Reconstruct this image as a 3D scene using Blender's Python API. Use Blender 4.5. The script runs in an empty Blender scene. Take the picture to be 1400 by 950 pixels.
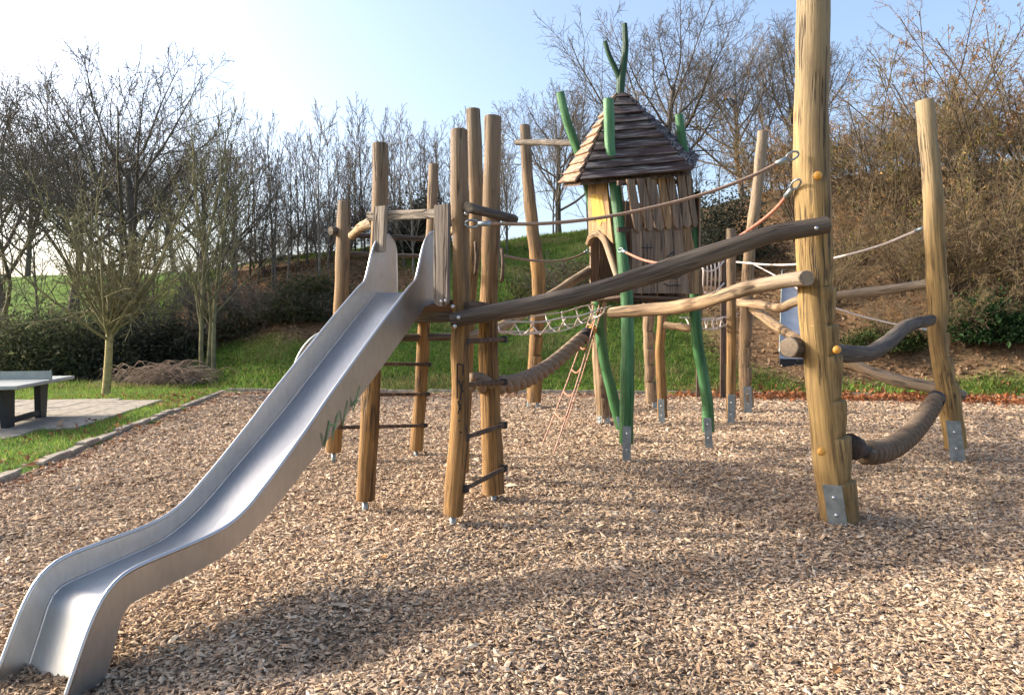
import bpy, math, random
import numpy as np
from mathutils import Vector

# ------------------------------------------------------------------ camera, sky, sun, exposure
S = bpy.context.scene
C = S.collection
FOC, CAM_H, PITCH = 1038.0, 1.6, math.atan(23/1038.0)
cam = bpy.data.cameras.new('camera'); cam_o = bpy.data.objects.new('camera', cam); C.objects.link(cam_o)
cam.sensor_width = 36; cam.lens = 36*FOC/1400; cam.clip_end = 3000; cam.clip_start = .05
cam_o.location = (0, 0, CAM_H); cam_o.rotation_euler = (math.pi/2-PITCH, 0, 0)
S.camera = cam_o
SUN_EL, SUN_AZ = math.radians(26), math.radians(-79)      # azimuth measured from +Y towards +X
w = bpy.data.worlds.new('World'); S.world = w; w.use_nodes = True
nt = w.node_tree; bg = nt.nodes['Background']
sky = nt.nodes.new('ShaderNodeTexSky'); sky.sky_type = 'NISHITA'; sky.sun_disc = False
sky.sun_elevation = SUN_EL; sky.sun_rotation = SUN_AZ
sky.air_density = .9; sky.dust_density = 5.; sky.ozone_density = 1.4; sky.altitude = 200
nt.links.new(sky.outputs[0], bg.inputs[0]); bg.inputs[1].default_value = .15
sun = bpy.data.lights.new('sun', 'SUN'); sun.energy = 2.8; sun.angle = math.radians(3); sun.color = (1, .94, .84)
sun_o = bpy.data.objects.new('sun', sun); C.objects.link(sun_o)
sd = Vector((math.sin(SUN_AZ)*math.cos(SUN_EL), math.cos(SUN_AZ)*math.cos(SUN_EL), math.sin(SUN_EL)))
sun_o.rotation_euler = sd.to_track_quat('Z', 'Y').to_euler(); sun_o.location = sd*60
S.view_settings.view_transform = 'Standard'; S.view_settings.look = 'None'
S.view_settings.exposure = 1.43; S.view_settings.gamma = 1
S.cycles.max_bounces = 6; S.cycles.transparent_max_bounces = 4

# ------------------------------------------------------------------ surveying helpers: photo pixel -> place
_c, _s = math.cos(PITCH), math.sin(PITCH)
def ray(x, y):
    u = (x-700)/FOC; v = (475-y)/FOC
    return np.array([u, _c+v*_s, -_s+v*_c])
def W(x, y, Y):
    d = ray(x, y); t = Y/d[1]; return np.array([d[0]*t, Y, CAM_H+d[2]*t])
def G(x, y, z=0.):
    d = ray(x, y); t = (z-CAM_H)/d[2]; return np.array([d[0]*t, d[1]*t, z])
rng = np.random.default_rng(11)
random.seed(5)
V = lambda *a: np.array(a, float)
def nrm(v): v = np.asarray(v, float); return v/(np.linalg.norm(v)+1e-12)

# ------------------------------------------------------------------ materials
def new_mat(name):
    m = bpy.data.materials.new(name); m.use_nodes = True
    t = m.node_tree; b = t.nodes['Principled BSDF']; return m, t, b
def nd(t, typ, **kw):
    n = t.nodes.new(typ)
    for k, v in kw.items():
        if k.startswith('i_'):
            key = k[2:]; key = int(key) if key.isdigit() else key.replace('_', ' ')
            n.inputs[key].default_value = v
        else: setattr(n, k, v)
    return n
def ramp(t, src, stops):
    r = t.nodes.new('ShaderNodeValToRGB'); e = r.color_ramp.elements
    while len(e) < len(stops): e.new(.5)
    for el, (p, c) in zip(e, stops):
        el.position = p; el.color = (*c, 1) if len(c) == 3 else c
    t.links.new(src, r.inputs[0]); return r.outputs[0]
def mix(t, fac, a, b, mode='MIX'):
    m = t.nodes.new('ShaderNodeMix'); m.data_type = 'RGBA'; m.blend_type = mode
    for sock, v in ((m.inputs[0], fac), (m.inputs[6], a), (m.inputs[7], b)):
        if isinstance(v, (int, float)): sock.default_value = v
        elif isinstance(v, tuple): sock.default_value = (*v, 1) if len(v) == 3 else v
        else: t.links.new(v, sock)
    return m.outputs[2]
def bump(t, b, h, strength=.5, dist=.01):
    n = nd(t, 'ShaderNodeBump'); n.inputs['Strength'].default_value = strength; n.inputs['Distance'].default_value = dist
    t.links.new(h, n.inputs['Height']); t.links.new(n.outputs[0], b.inputs['Normal'])

def wood(name, light, dark, crack=(.05, .035, .025), grey=None, crack_amt=.9, rough=.75, flake=None, stain=None):
    """grain runs along the log: attribute tc = (across, across, along), hn = 0 at the foot, 1 at the top"""
    m, t, b = new_mat(name); L = t.links
    at = nd(t, 'ShaderNodeAttribute', attribute_name='tc'); oi = nd(t, 'ShaderNodeObjectInfo')
    ws = nd(t, 'ShaderNodeMath', operation='MULTIPLY', i_1=37.); L.new(oi.outputs['Random'], ws.inputs[0])
    def noise(sc, det=4, rgh=.55):
        mp = nd(t, 'ShaderNodeMapping'); mp.inputs['Scale'].default_value = sc; L.new(at.outputs['Vector'], mp.inputs[0])
        n = nd(t, 'ShaderNodeTexNoise', noise_dimensions='4D'); n.inputs['Scale'].default_value = 1
        n.inputs['Detail'].default_value = det; n.inputs['Roughness'].default_value = rgh
        L.new(mp.outputs[0], n.inputs['Vector']); L.new(ws.outputs[0], n.inputs['W']); return n.outputs[0]
    broad = noise((7, 7, 1.3)); grain = noise((70, 70, 2.2), 5, .65); crk = noise((17, 17, .55), 3, .5); patch = noise((3, 3, .9), 5, .6)
    col = mix(t, ramp(t, broad, [(.32, (0, 0, 0)), (.68, (1, 1, 1))]), light, dark)
    g = ramp(t, grain, [(.3, (.5, .48, .46)), (.65, (1.15, 1.13, 1.1))])
    col = mix(t, .9, col, g, 'MULTIPLY')
    col = mix(t, ramp(t, noise((24, 24, .9), 4, .65), [(.48, (0, 0, 0)), (.66, (.85, .85, .85))]), col, tuple(x*.42 for x in dark))
    if grey is not None:
        h = nd(t, 'ShaderNodeAttribute', attribute_name='hn')
        ad = nd(t, 'ShaderNodeMath', operation='MULTIPLY_ADD', i_1=.55, i_2=-.28); L.new(patch, ad.inputs[0])
        sm = nd(t, 'ShaderNodeMath', operation='ADD'); L.new(h.outputs['Fac'], sm.inputs[0]); L.new(ad.outputs[0], sm.inputs[1])
        f = ramp(t, sm.outputs[0], [(.5, (0, 0, 0)), (1., (.85, .85, .85))])
        col = mix(t, f, col, mix(t, .5, grey, g, 'MULTIPLY'))
    if stain is not None:
        col = mix(t, ramp(t, patch, [(.52, (0, 0, 0)), (.7, (.8, .8, .8))]), col, stain)
    if flake is not None:
        fl = noise((30, 30, 2.6), 5, .6)
        col = mix(t, ramp(t, fl, [(.48, (0, 0, 0)), (.66, (1, 1, 1))]), col, flake)
    ck = ramp(t, crk, [(.47, (0, 0, 0)), (.5, (1, 1, 1)), (.53, (0, 0, 0))])
    msk = ramp(t, noise((5, 5, 2)), [(.45, (0, 0, 0)), (.55, (crack_amt,)*3)])
    ckm = mix(t, 1., ck, msk, 'MULTIPLY')
    col = mix(t, ckm, col, crack)
    # knots
    mp = nd(t, 'ShaderNodeMapping'); mp.inputs['Scale'].default_value = (6, 6, 3.2); L.new(at.outputs['Vector'], mp.inputs[0])
    vo = nd(t, 'ShaderNodeTexVoronoi', voronoi_dimensions='4D'); vo.inputs['Scale'].default_value = 1
    L.new(mp.outputs[0], vo.inputs['Vector']); L.new(ws.outputs[0], vo.inputs['W'])
    col = mix(t, ramp(t, vo.outputs['Distance'], [(.08, (.85, .85, .85)), (.2, (0, 0, 0))]), col, tuple(x*.45 for x in dark))
    L.new(col, b.inputs['Base Color']); b.inputs['Roughness'].default_value = rough; b.inputs['Specular IOR Level'].default_value = .25
    hh = nd(t, 'ShaderNodeMath', operation='SUBTRACT'); L.new(grain, hh.inputs[0]); L.new(ckm, hh.inputs[1])
    bump(t, b, hh.outputs[0], .8, .012)
    return m
def plain(name, col, rough=.6, metal=0., var=.25, scale=9., spec=.4, bmp=.15, attr=False, trans=0.):
    m, t, b = new_mat(name)
    tc = nd(t, 'ShaderNodeTexCoord'); n = nd(t, 'ShaderNodeTexNoise'); n.inputs['Scale'].default_value = scale; n.inputs['Detail'].default_value = 6
    t.links.new(tc.outputs['Object'], n.inputs['Vector'])
    f = ramp(t, n.outputs[0], [(.3, (1-var,)*3), (.7, (1+var*.5,)*3)])
    base = col
    if attr:
        a = nd(t, 'ShaderNodeAttribute', attribute_name='col'); base = a.outputs['Color']
    t.links.new(mix(t, 1., base, f, 'MULTIPLY'), b.inputs['Base Color'])
    b.inputs['Roughness'].default_value = rough; b.inputs['Metallic'].default_value = metal; b.inputs['Specular IOR Level'].default_value = spec
    if bmp: bump(t, b, n.outputs[0], bmp, .01)
    if trans:
        tr = nd(t, 'ShaderNodeBsdfTranslucent'); t.links.new(b.inputs['Base Color'].links[0].from_socket, tr.inputs[0])
        ms = nd(t, 'ShaderNodeMixShader'); ms.inputs[0].default_value = trans
        t.links.new(b.outputs[0], ms.inputs[1]); t.links.new(tr.outputs[0], ms.inputs[2]); t.links.new(ms.outputs[0], t.nodes['Material Output'].inputs[0])
    return m
def steel(name, col=(.5, .495, .485), rough=.33):
    m, t, b = new_mat(name)
    tc = nd(t, 'ShaderNodeTexCoord'); mp = nd(t, 'ShaderNodeMapping'); mp.inputs['Scale'].default_value = (70, 14, 14)
    n = nd(t, 'ShaderNodeTexNoise'); n.inputs['Scale'].default_value = 1; n.inputs['Detail'].default_value = 3
    t.links.new(tc.outputs['Object'], mp.inputs[0]); t.links.new(mp.outputs[0], n.inputs['Vector'])
    n2 = nd(t, 'ShaderNodeTexNoise'); n2.inputs['Scale'].default_value = 5; n2.inputs['Detail'].default_value = 8; n2.inputs['Roughness'].default_value = .7
    t.links.new(tc.outputs['Object'], n2.inputs['Vector'])
    c = mix(t, .5, col, ramp(t, n2.outputs[0], [(.3, (.86, .85, .83)), (.7, (1.02, 1.02, 1.02))]), 'MULTIPLY')
    c = mix(t, .3, c, ramp(t, n.outputs[0], [(.35, (.78, .77, .75)), (.6, (1.05, 1.05, 1.05))]), 'MULTIPLY'); t.links.new(c, b.inputs['Base Color']); b.inputs['Metallic'].default_value = .95
    r = nd(t, 'ShaderNodeMapRange', i_3=rough-.02, i_4=rough+.06); t.links.new(n2.outputs[0], r.inputs[0]); t.links.new(r.outputs[0], b.inputs['Roughness'])
    bump(t, b, n.outputs[0], .03, .001)
    return m
M = {}
M['post'] = wood('honey_wood', (.42, .235, .08), (.2, .112, .046), grey=(.22, .175, .135), crack_amt=1., stain=(.15, .095, .048))
M['pale_log'] = wood('pale_peeled_wood', (.47, .325, .19), (.26, .172, .098), grey=(.3, .24, .175), crack_amt=1., stain=(.2, .14, .088))
M['tall'] = wood('yellowish_peeled_wood', (.44, .285, .11), (.25, .16, .065), grey=(.33, .26, .165), crack_amt=1., stain=(.155, .105, .056))
M['dark_log'] = wood('weathered_dark_wood', (.2, .16, .122), (.085, .066, .052), crack=(.045, .034, .027), crack_amt=.9, flake=(.075, .058, .046))
M['brown_board'] = wood('brown_weathered_board', (.19, .125, .085), (.1, .066, .047), crack_amt=.9)
M['grey_board'] = wood('silvered_board', (.42, .36, .29), (.26, .21, .17), crack_amt=1., stain=(.13, .1, .085))
M['plank'] = wood('house_plank', (.34, .235, .155), (.19, .13, .09), crack_amt=1., stain=(.15, .115, .092))
M['plank_tan'] = wood('tan_house_plank', (.43, .27, .13), (.28, .165, .08), crack_amt=.8)
M['plank_yellow'] = wood('yellow_painted_plank', (.52, .37, .06), (.42, .28, .06), crack_amt=.5, stain=(.36, .23, .11))
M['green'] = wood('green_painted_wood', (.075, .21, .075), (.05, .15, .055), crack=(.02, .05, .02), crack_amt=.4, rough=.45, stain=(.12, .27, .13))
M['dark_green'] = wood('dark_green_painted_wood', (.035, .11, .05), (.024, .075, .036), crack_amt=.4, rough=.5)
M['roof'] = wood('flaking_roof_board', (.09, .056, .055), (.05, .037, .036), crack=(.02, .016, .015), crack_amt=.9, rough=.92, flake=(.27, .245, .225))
M['roof_sunlit'] = wood('sunlit_tone_roof_board', (.38, .25, .16), (.27, .155, .1), crack_amt=.8, flake=(.43, .32, .23))  # paler copy for the left pitch: sunlight painted into the board colour
M['steel'] = steel('brushed_stainless')
M['galv'] = plain('galvanised_steel', (.3, .34, .35), .48, .75, .3, 14)
M['bolt'] = plain('bolt_steel', (.55, .55, .55), .35, .9, .1)
M['cap'] = plain('orange_cap', (.62, .3, .05), .45, 0, .15)
M['rope_red'] = plain('faded_red_rope', (.52, .2, .13), .85, 0, .45, 60)
M['rope_faded'] = plain('sun_faded_red_rope', (.56, .33, .24), .85, 0, .4, 60)
M['rope_pale'] = plain('pale_rope', (.6, .5, .43), .85, 0, .3, 60)
M['rope_brown'] = plain('brown_rope', (.27, .18, .13), .85, 0, .3, 60)
M['rope_tan'] = plain('tan_hemp_rope', (.24, .17, .115), .9, 0, .25, 25)
M['rope_dark'] = plain('dark_rope_groove_shade', (.07, .05, .036), .95, 0, .5, 40)
M['rope_worn'] = plain('worn_brown_rope', (.16, .112, .073), .95, 0, .3, 25)
M['steel_far'] = plain('dull_far_steel', (.55, .56, .58), .5, .35, .15, 4)
M['rubber'] = plain('black_rubber', (.02, .02, .022), .6, 0, .2)
M['black_net'] = plain('black_rope', (.03, .028, .027), .8, 0, .2)
M['paint_black'] = plain('black_graffiti', (.018, .016, .018), .6, 0, .3, bmp=0)
M['paint_green'] = plain('green_graffiti', (.17, .29, .14), .5, .2, .5, bmp=0)
M['paint_dim'] = plain('faint_graffiti', (.32, .42, .36), .5, .2, .3, bmp=0)
M['concrete'] = plain('concrete_slab', (.33, .285, .225), .85, 0, .3, 11, .2, .3)
M['kerb'] = plain('kerb_stone', (.36, .305, .235), .9, 0, .4, 13, .2, .4)
M['table_top'] = plain('table_top_concrete', (.36, .37, .345), .5, 0, .12, 9)
M['table_leg'] = plain('anthracite_leg', (.028, .03, .036), .6, 0, .2)
M['net_metal'] = plain('grey_net_plate', (.33, .36, .34), .45, .5, .15)
M['bark_grey'] = plain('grey_brown_bark', (.21, .178, .145), .95, 0, .4, 5, .1)
M['bark_dark'] = plain('dark_bark', (.15, .128, .105), .95, 0, .4, 5, .1)
M['bark_olive'] = plain('olive_bark', (.21, .19, .105), .95, 0, .4, 5, .1)  # the young tree's greenish lit look is put into this bark colour
M['bark_young'] = plain('young_trunk_bark', (.33, .27, .13), .9, 0, .4, 8, .1)
M['bark_hazel'] = plain('hazel_bark', (.21, .155, .095), .95, 0, .4, 5, .1)
M['bark_stem'] = plain('dark_hazel_stems', (.1, .076, .05), .95, 0, .4, 5, .1)
M['straw_twig'] = plain('dry_twigs', (.3, .22, .165), .95, 0, .4, 5, .1)
M['leaf'] = plain('leaves', None, .7, 0, .25, 3, .12, 0, attr=True, trans=.35)
M['dry_leaf'] = plain('dry_leaves', None, .9, 0, .2, 3, .1, 0, attr=True, trans=.25)
M['chip'] = plain('bark_chips', None, .9, 0, .25, 30, .12, 0, attr=True)

# ------------------------------------------------------------------ mesh building
class MB:
    def __init__(s): s.v = []; s.f = []; s.tc = []; s.hn = []; s.n = 0; s.smooth = []
    def add(s, v, f, tc=None, hn=None, smooth=True):
        v = np.asarray(v, float); k = s.n
        s.v.append(v); s.n += len(v)
        s.tc.append(np.asarray(tc, float) if tc is not None else v.copy())
        s.hn.append(np.asarray(hn, float) if hn is not None else np.zeros(len(v)))
        for q in f: s.f.append([i+k for i in q]); s.smooth.append(smooth)
        return s
    def mesh(s, name, off=None):
        v = np.concatenate(s.v)
        if off is not None: v = v-np.asarray(off)
        me = bpy.data.meshes.new(name); me.from_pydata(v.tolist(), [], s.f)
        me.polygons.foreach_set('use_smooth', s.smooth)
        a = me.attributes.new('tc', 'FLOAT_VECTOR', 'POINT'); a.data.foreach_set('vector', np.concatenate(s.tc).ravel())
        a = me.attributes.new('hn', 'FLOAT', 'POINT'); a.data.foreach_set('value', np.concatenate(s.hn))
        me.update(); return me
def root_loc(o):
    l = np.zeros(3)
    while o is not None: l += np.array(o.location); o = o.parent
    return l
def tag(o, label=None, cat=None, group=None, kind=None):
    if label: o['label'] = label
    if cat: o['category'] = cat
    if group: o['group'] = group
    if kind: o['kind'] = kind
    return o
def thing(name, label, cat, loc, group=None):
    o = bpy.data.objects.new(name, None); C.objects.link(o); o.location = [float(q) for q in loc]; o.empty_display_size = .1
    return tag(o, label, cat, group)
def part(name, mb, mat, parent, label=None):
    me = mb.mesh(name, root_loc(parent)); me.materials.append(M[mat] if isinstance(mat, str) else mat)
    o = bpy.data.objects.new(name, me); C.objects.link(o); o.parent = parent
    return tag(o, label)
def solo(name, mb, mat, loc, label=None, cat=None, group=None, kind=None):
    me = mb.mesh(name, loc); me.materials.append(M[mat])
    o = bpy.data.objects.new(name, me); C.objects.link(o); o.location = [float(q) for q in loc]
    return tag(o, label, cat, group, kind)
def raw_mesh(name, v, faces, col=None, mat=None, smooth=False):
    """fast mesh from numpy: v (n,3), faces (m,k) all with k corners"""
    me = bpy.data.meshes.new(name); v = np.asarray(v, np.float32); faces = np.asarray(faces, np.int32)
    k = faces.shape[1]; me.vertices.add(len(v)); me.vertices.foreach_set('co', v.ravel())
    me.loops.add(faces.size); me.loops.foreach_set('vertex_index', faces.ravel())
    me.polygons.add(len(faces)); me.polygons.foreach_set('loop_start', np.arange(0, faces.size, k, dtype=np.int32))
    me.polygons.foreach_set('use_smooth', np.full(len(faces), smooth))
    if col is not None:
        a = me.attributes.new('col', 'FLOAT_COLOR', 'POINT'); c = np.ones((len(v), 4), np.float32); c[:, :3] = col
        a.data.foreach_set('color', c.ravel())
    me.update(calc_edges=True); me.validate()
    if mat: me.materials.append(M[mat])
    return me
def obj(name, me, parent=None, loc=(0, 0, 0), rot=(0, 0, 0)):
    o = bpy.data.objects.new(name, me); C.objects.link(o); o.parent = parent
    o.location = [float(q) for q in loc]; o.rotation_euler = rot
    return o
def copy_tree(o, parent=None):
    c = o.copy(); C.objects.link(c); c.parent = parent
    for ch in list(o.children): copy_tree(ch, c)
    return c

def spline(pts, step=.08):
    """Catmull-Rom through rows of pts (any width), resampled about every step metres"""
    p = np.asarray(pts, float)
    if len(p) == 2:
        n = max(2, int(np.linalg.norm(p[1, :3]-p[0, :3])/step)+1); t = np.linspace(0, 1, n)[:, None]; return p[0]*(1-t)+p[1]*t
    q = np.vstack([2*p[0]-p[1], p, 2*p[-1]-p[-2]]); out = []
    for i in range(1, len(q)-2):
        a, b, c, d = q[i-1], q[i], q[i+1], q[i+2]
        n = max(1, int(np.linalg.norm((c-b)[:3])/step+.5))
        for k in range(n):
            t = k/n
            out.append(.5*((2*b)+(c-a)*t+(2*a-5*b+4*c-d)*t*t+(3*b-a-3*c+d)*t**3))
    out.append(p[-1]); return np.array(out)
def frames(P):
    T = np.gradient(P, axis=0); T /= np.linalg.norm(T, axis=1)[:, None]+1e-12
    ref = V(1, 0, 0) if abs(T[0][0]) < .8 else V(0, 1, 0)
    U = np.zeros_like(P); u = nrm(ref-T[0]*ref.dot(T[0]))
    for i in range(len(P)):
        u = nrm(u-T[i]*u.dot(T[i])); U[i] = u
    return T, U, np.cross(T, U)
def log(mb, pts, sides=16, step=.08, lob=.05, wob=.0, seed=0, notch=None, flat=0., smooth=True):
    """natural round log; pts rows (x,y,z,r). notch=(angle, [ledge distances], depth, span)"""
    r_ = np.random.default_rng(seed); S_ = spline(pts, step); P = S_[:, :3]; R = S_[:, 3].copy()
    sl = np.concatenate([[0], np.cumsum(np.linalg.norm(np.diff(P, axis=0), axis=1))])
    cut = np.zeros((len(P), sides)); th = np.arange(sides)/sides*2*math.pi
    if notch:
        ang, ledges, depth, span = notch
        ex = sorted(ledges); allS = sorted(set(list(np.round(sl, 4))+[round(e-.004, 4) for e in ex]+[round(e+.004, 4) for e in ex]+[round(e+.0115, 4) for e in ex]+[round(e+.016, 4) for e in ex]))
        allS = np.array([s for s in allS if 0 <= s <= sl[-1]])
        P = np.stack([np.interp(allS, sl, P[:, k]) for k in range(3)], 1); R = np.interp(allS, sl, R); sl = allS
        wgt = np.clip((np.cos(th-ang)-.3)/.7, 0, 1)**.45; cut = np.zeros((len(P), sides))
        for e in ex:
            u = (sl-e)/span; a = np.where((u > 0) & (u < 1), (1-np.clip(u, 0, 1))**1.1, 0)+np.where((sl > e) & (sl < e+.012), .45, 0)
            cut = np.maximum(cut, depth*a[:, None]*wgt[None])
    T, U, B = frames(P)
    ph = r_.uniform(0, 6.28, 8)
    rr = R[:, None]*(1+lob*(.6*np.sin(2*th[None]+ph[0]+sl[:, None]*1.3)+.5*np.sin(3*th[None]+ph[1]-sl[:, None]*2.1)+.35*np.sin(5*th[None]+ph[2]+sl[:, None]*3.7)
        + .6*np.sin(sl[:, None]*5.3+ph[3])+.5*np.sin(sl[:, None]*11+ph[4]+th[None])))
    rr = rr+r_.normal(0, lob*.1, rr.shape)*R[:, None]
    if notch: rr = rr-cut
    cs, sn = np.cos(th), np.sin(th)
    v = P[:, None]+rr[..., None]*(cs[None, :, None]*U[:, None]+sn[None, :, None]*B[:, None])
    n = len(P); tc = np.stack([rr*cs, rr*sn, np.repeat(sl[:, None], sides, 1)], -1).reshape(-1, 3)
    hn = np.repeat(sl[:, None]/sl[-1], sides, 1).ravel()
    f = []
    for i in range(n-1):
        for j in range(sides):
            k = (j+1) % sides; f.append((i*sides+j, i*sides+k, (i+1)*sides+k, (i+1)*sides+j))
    mb.add(v.reshape(-1, 3), f, tc, hn, smooth)
    for i, sg in ((0, -1), (n-1, 1)):                      # sawn ends, a little crowned
        ring = v[i]; cen = P[i]+T[i]*sg*R[i]*.06
        vv = np.vstack([ring, P[i]+(ring-P[i])*.93+T[i]*sg*R[i]*.05, cen]); ff = []
        for j in range(sides):
            k = (j+1) % sides
            q = (j, k, sides+k, sides+j) if sg > 0 else (k, j, sides+j, sides+k); ff.append(q)
            ff.append((sides+j, sides+k, 2*sides) if sg > 0 else (sides+k, sides+j, 2*sides))
        t3 = np.vstack([tc.reshape(n, sides, 3)[i]*[1, 1, 0], tc.reshape(n, sides, 3)[i]*[.9, .9, 0], [[0, 0, 0]]])+[0, 0, sl[i]*.2]
        mb.add(vv, ff, t3, np.full(2*sides+1, 1. if sg > 0 else .3), False)
    return mb
def tube(mb, pts, r, sides=8, step=.06, cap=True):
    p = np.asarray(pts, float)
    if p.shape[1] == 3: p = np.hstack([p, np.full((len(p), 1), r)])
    S_ = spline(p, step); P = S_[:, :3]; T, U, B = frames(P); th = np.arange(sides)/sides*2*math.pi
    v = P[:, None]+S_[:, 3][:, None, None]*(np.cos(th)[None, :, None]*U[:, None]+np.sin(th)[None, :, None]*B[:, None])
    n = len(P); f = [(i*sides+j, i*sides+(j+1) % sides, (i+1)*sides+(j+1) % sides, (i+1)*sides+j) for i in range(n-1) for j in range(sides)]
    if cap: f += [tuple(range(sides))[::-1], tuple((n-1)*sides+j for j in range(sides))]
    return mb.add(v.reshape(-1, 3), f)
def boxax(mb, c, ax, ay, az, bev=0.):
    """box from centre and three half-axes (tc runs along the longest axis)"""
    c, ax, ay, az = (np.asarray(q, float) for q in (c, ax, ay, az))
    if bev:
        la, lb, lc = (np.linalg.norm(q) for q in (ax, ay, az)); v = []
        sg = [(-1, -1), (1, -1), (1, 1), (-1, 1)]
        for z, ins in ((-1, 1), (-(1-bev/lc), 0), ((1-bev/lc), 0), (1, 1)):
            for x, y in sg: v.append(c+ax*x*(1-ins*bev/la)+ay*y*(1-ins*bev/lb)+az*z)
        f = [(3, 2, 1, 0), (12, 13, 14, 15)]
        for r in range(3):
            for j in range(4): k = (j+1) % 4; f.append((r*4+j, r*4+k, r*4+4+k, r*4+4+j))
    else:
        v = [c+ax*x+ay*y+az*z for x, y, z in ((-1,-1,-1),(1,-1,-1),(1,1,-1),(-1,1,-1),(-1,-1,1),(1,-1,1),(1,1,1),(-1,1,1))]
        f = [(3,2,1,0),(4,5,6,7),(0,1,5,4),(1,2,6,5),(2,3,7,6),(3,0,4,7)]
    v = np.array(v); ls = [np.linalg.norm(q) for q in (ax, ay, az)]; o = np.argsort(ls)
    A = [q/(np.linalg.norm(q)+1e-9) for q in (ax, ay, az)]; d = v-c
    tc = np.stack([d@A[o[0]], d@A[o[1]], d@A[o[2]]], 1)
    return mb.add(v, f, tc, np.zeros(len(v)), False)
def slab(mb, quad, nrmv, t, tcdir=None):
    """prism from a planar outline (list of points) with thickness t along nrmv"""
    q = np.asarray(quad, float); nv = nrm(nrmv)*t; n = len(q); v = np.vstack([q, q+nv])
    f = [tuple(range(n))[::-1], tuple(range(n, 2*n))]+[(i, (i+1) % n, n+(i+1) % n, n+i) for i in range(n)]
    d = nrm(tcdir if tcdir is not None else q[1]-q[0]); e = np.cross(nrm(nrmv), d); c = q.mean(0)
    tc = np.stack([(v-c)@nrm(nrmv), (v-c)@e, (v-c)@d], 1)
    return mb.add(v, f, tc, np.zeros(len(v)), False)
def sag(a, b, drop, n=9):
    a, b = np.asarray(a, float), np.asarray(b, float); t = np.linspace(0, 1, n)[:, None]
    p = a*(1-t)+b*t; p[:, 2] -= (4*t*(1-t)).ravel()*drop; return p

bm_v = []; bm_f = []                                        # shared bolt head: a low dome, axis -Y
for i, (rr, h) in enumerate(((1, 0), (.95, .35), (.6, .7), (0.01, .8))):
    for j in range(10): a = j/10*6.2832; bm_v.append((rr*math.cos(a), -h, rr*math.sin(a)))
for i in range(3):
    for j in range(10): k = (j+1) % 10; bm_f.append((i*10+j, i*10+k, i*10+10+k, i*10+10+j))
def dome_mesh(name, mat, r):
    return raw_mesh(name, np.array(bm_v)*r, bm_f, mat=mat, smooth=True)
BOLT = dome_mesh('bolt', 'bolt', .017); CAPM = dome_mesh('bolt_cap', 'cap', .035); BOLT_S = dome_mesh('bolt', 'bolt', .013)
def bolt(parent, p, d, me=BOLT, name='bolt'):
    p = np.asarray(p, float)-root_loc(parent); d = nrm(d)
    return obj(name, me, parent, p, (math.asin(max(-1, min(1, -d[2]))) if False else 0, 0, math.atan2(d[1], d[0])+math.pi/2))

# ------------------------------------------------------------------ the lie of the land
KL0, KL1 = V(-4.62, 3.5), V(-7.52, 19.98)                   # left kerb line of the chip bed
BACK = np.array([[-7.52, 19.98], [-1.1, 19.5], [3.7, 19.25], [9.7, 18.2], [12., 17.4], [19., 15.]])
def yb(X): return np.interp(X, BACK[:, 0], BACK[:, 1])
def xl(Y): return KL0[0]+(Y-KL0[1])*(KL1[0]-KL0[0])/(KL1[1]-KL0[1])
def toe(X): return np.where(X < -7.5, 20.2+np.clip(-7.5-X, 0, 9)*.62, yb(X)+.25)
RX = [-400, -60, -40, -24, -16, -10, -5, 0, 5, 9, 15, 25, 40, 60, 400]
RZ = [1, 3.4, 4.4, 4.5, 4.8, 5.2, 5.5, 5.7, 6.3, 7.2, 8.2, 8.6, 8., 6, 4]
def snoise(X, Y, s, seed=0):
    a = np.random.default_rng(seed).uniform(0, 6.28, (6, 3)); o = 0
    for i in range(6):
        k = s*(1.0+.55*i); o = o+np.sin(X*k*math.cos(a[i, 0])+Y*k*math.sin(a[i, 0])+a[i, 1])/(1+.6*i)
    return o/2.2
def in_bed(X, Y, m=0.): return (X > xl(Y)+m) & (Y < yb(X)-m) & (X < 19)
def Hh(X, Y):
    X = np.asarray(X, float); Y = np.asarray(Y, float)
    t = (Y-toe(X))/13.; t = np.clip(t, 0, 3)
    t = t-.45*t*np.clip(1-t/.3, 0, 1); tt = np.where(t < .8, t, .8+.25*(1-np.exp(-(t-.8)/.25)))
    h = np.interp(X, RX, RZ)*tt
    h = h+np.clip(t*4, 0, 1)*snoise(X, Y, .9, 3)*.12+.025*snoise(X, Y, 2.1, 5)
    h = np.where(Y > 60, h*np.clip(1-(Y-60)/200, .3, 1), h)
    return np.where(in_bed(X, Y), -.09, h+.03)
def ground_z(x, y): return float(Hh(np.array([x]), np.array([y]))[0])

def bank_mask(X, Y):
    """1 where the bank is bare brown litter instead of grass"""
    n = snoise(X, Y, .8, 8)*.5
    right = np.clip((X-5.6+n*1.6+(Y-20)*.12)/1.2, 0, 1)*np.clip((Y-yb(X)-.7-n*.9)/.7, .0, 1)
    lo = Hh(X, Y)
    left = np.clip((-3.2-X+n*1.5)/1.2, 0, 1)*np.clip((lo-1.15+n*.5)/.35, 0, 1)*np.clip((4.9-lo)/.4, 0, 1)*(X > -13)
    return np.clip(right+left, 0, 1)
xs = np.unique(np.concatenate([[-600, -300, -150, -90, -60, -45, -34], np.arange(-26, 26.1, .4), [30, 36, 45, 60, 90, 150, 300, 600]]))
ys = np.unique(np.concatenate([[-60, -30, -15], np.arange(-8, 46, .4), [50, 58, 70, 90, 130, 200, 400, 900]]))
GX, GY = np.meshgrid(xs, ys); GZ = Hh(GX, GY)
nx, ny = len(xs), len(ys); idx = np.arange(nx*ny).reshape(ny, nx)
gf = np.stack([idx[:-1, :-1], idx[:-1, 1:], idx[1:, 1:], idx[1:, :-1]], -1).reshape(-1, 4)
bk = bank_mask(GX, GY).ravel()[:, None]
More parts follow.
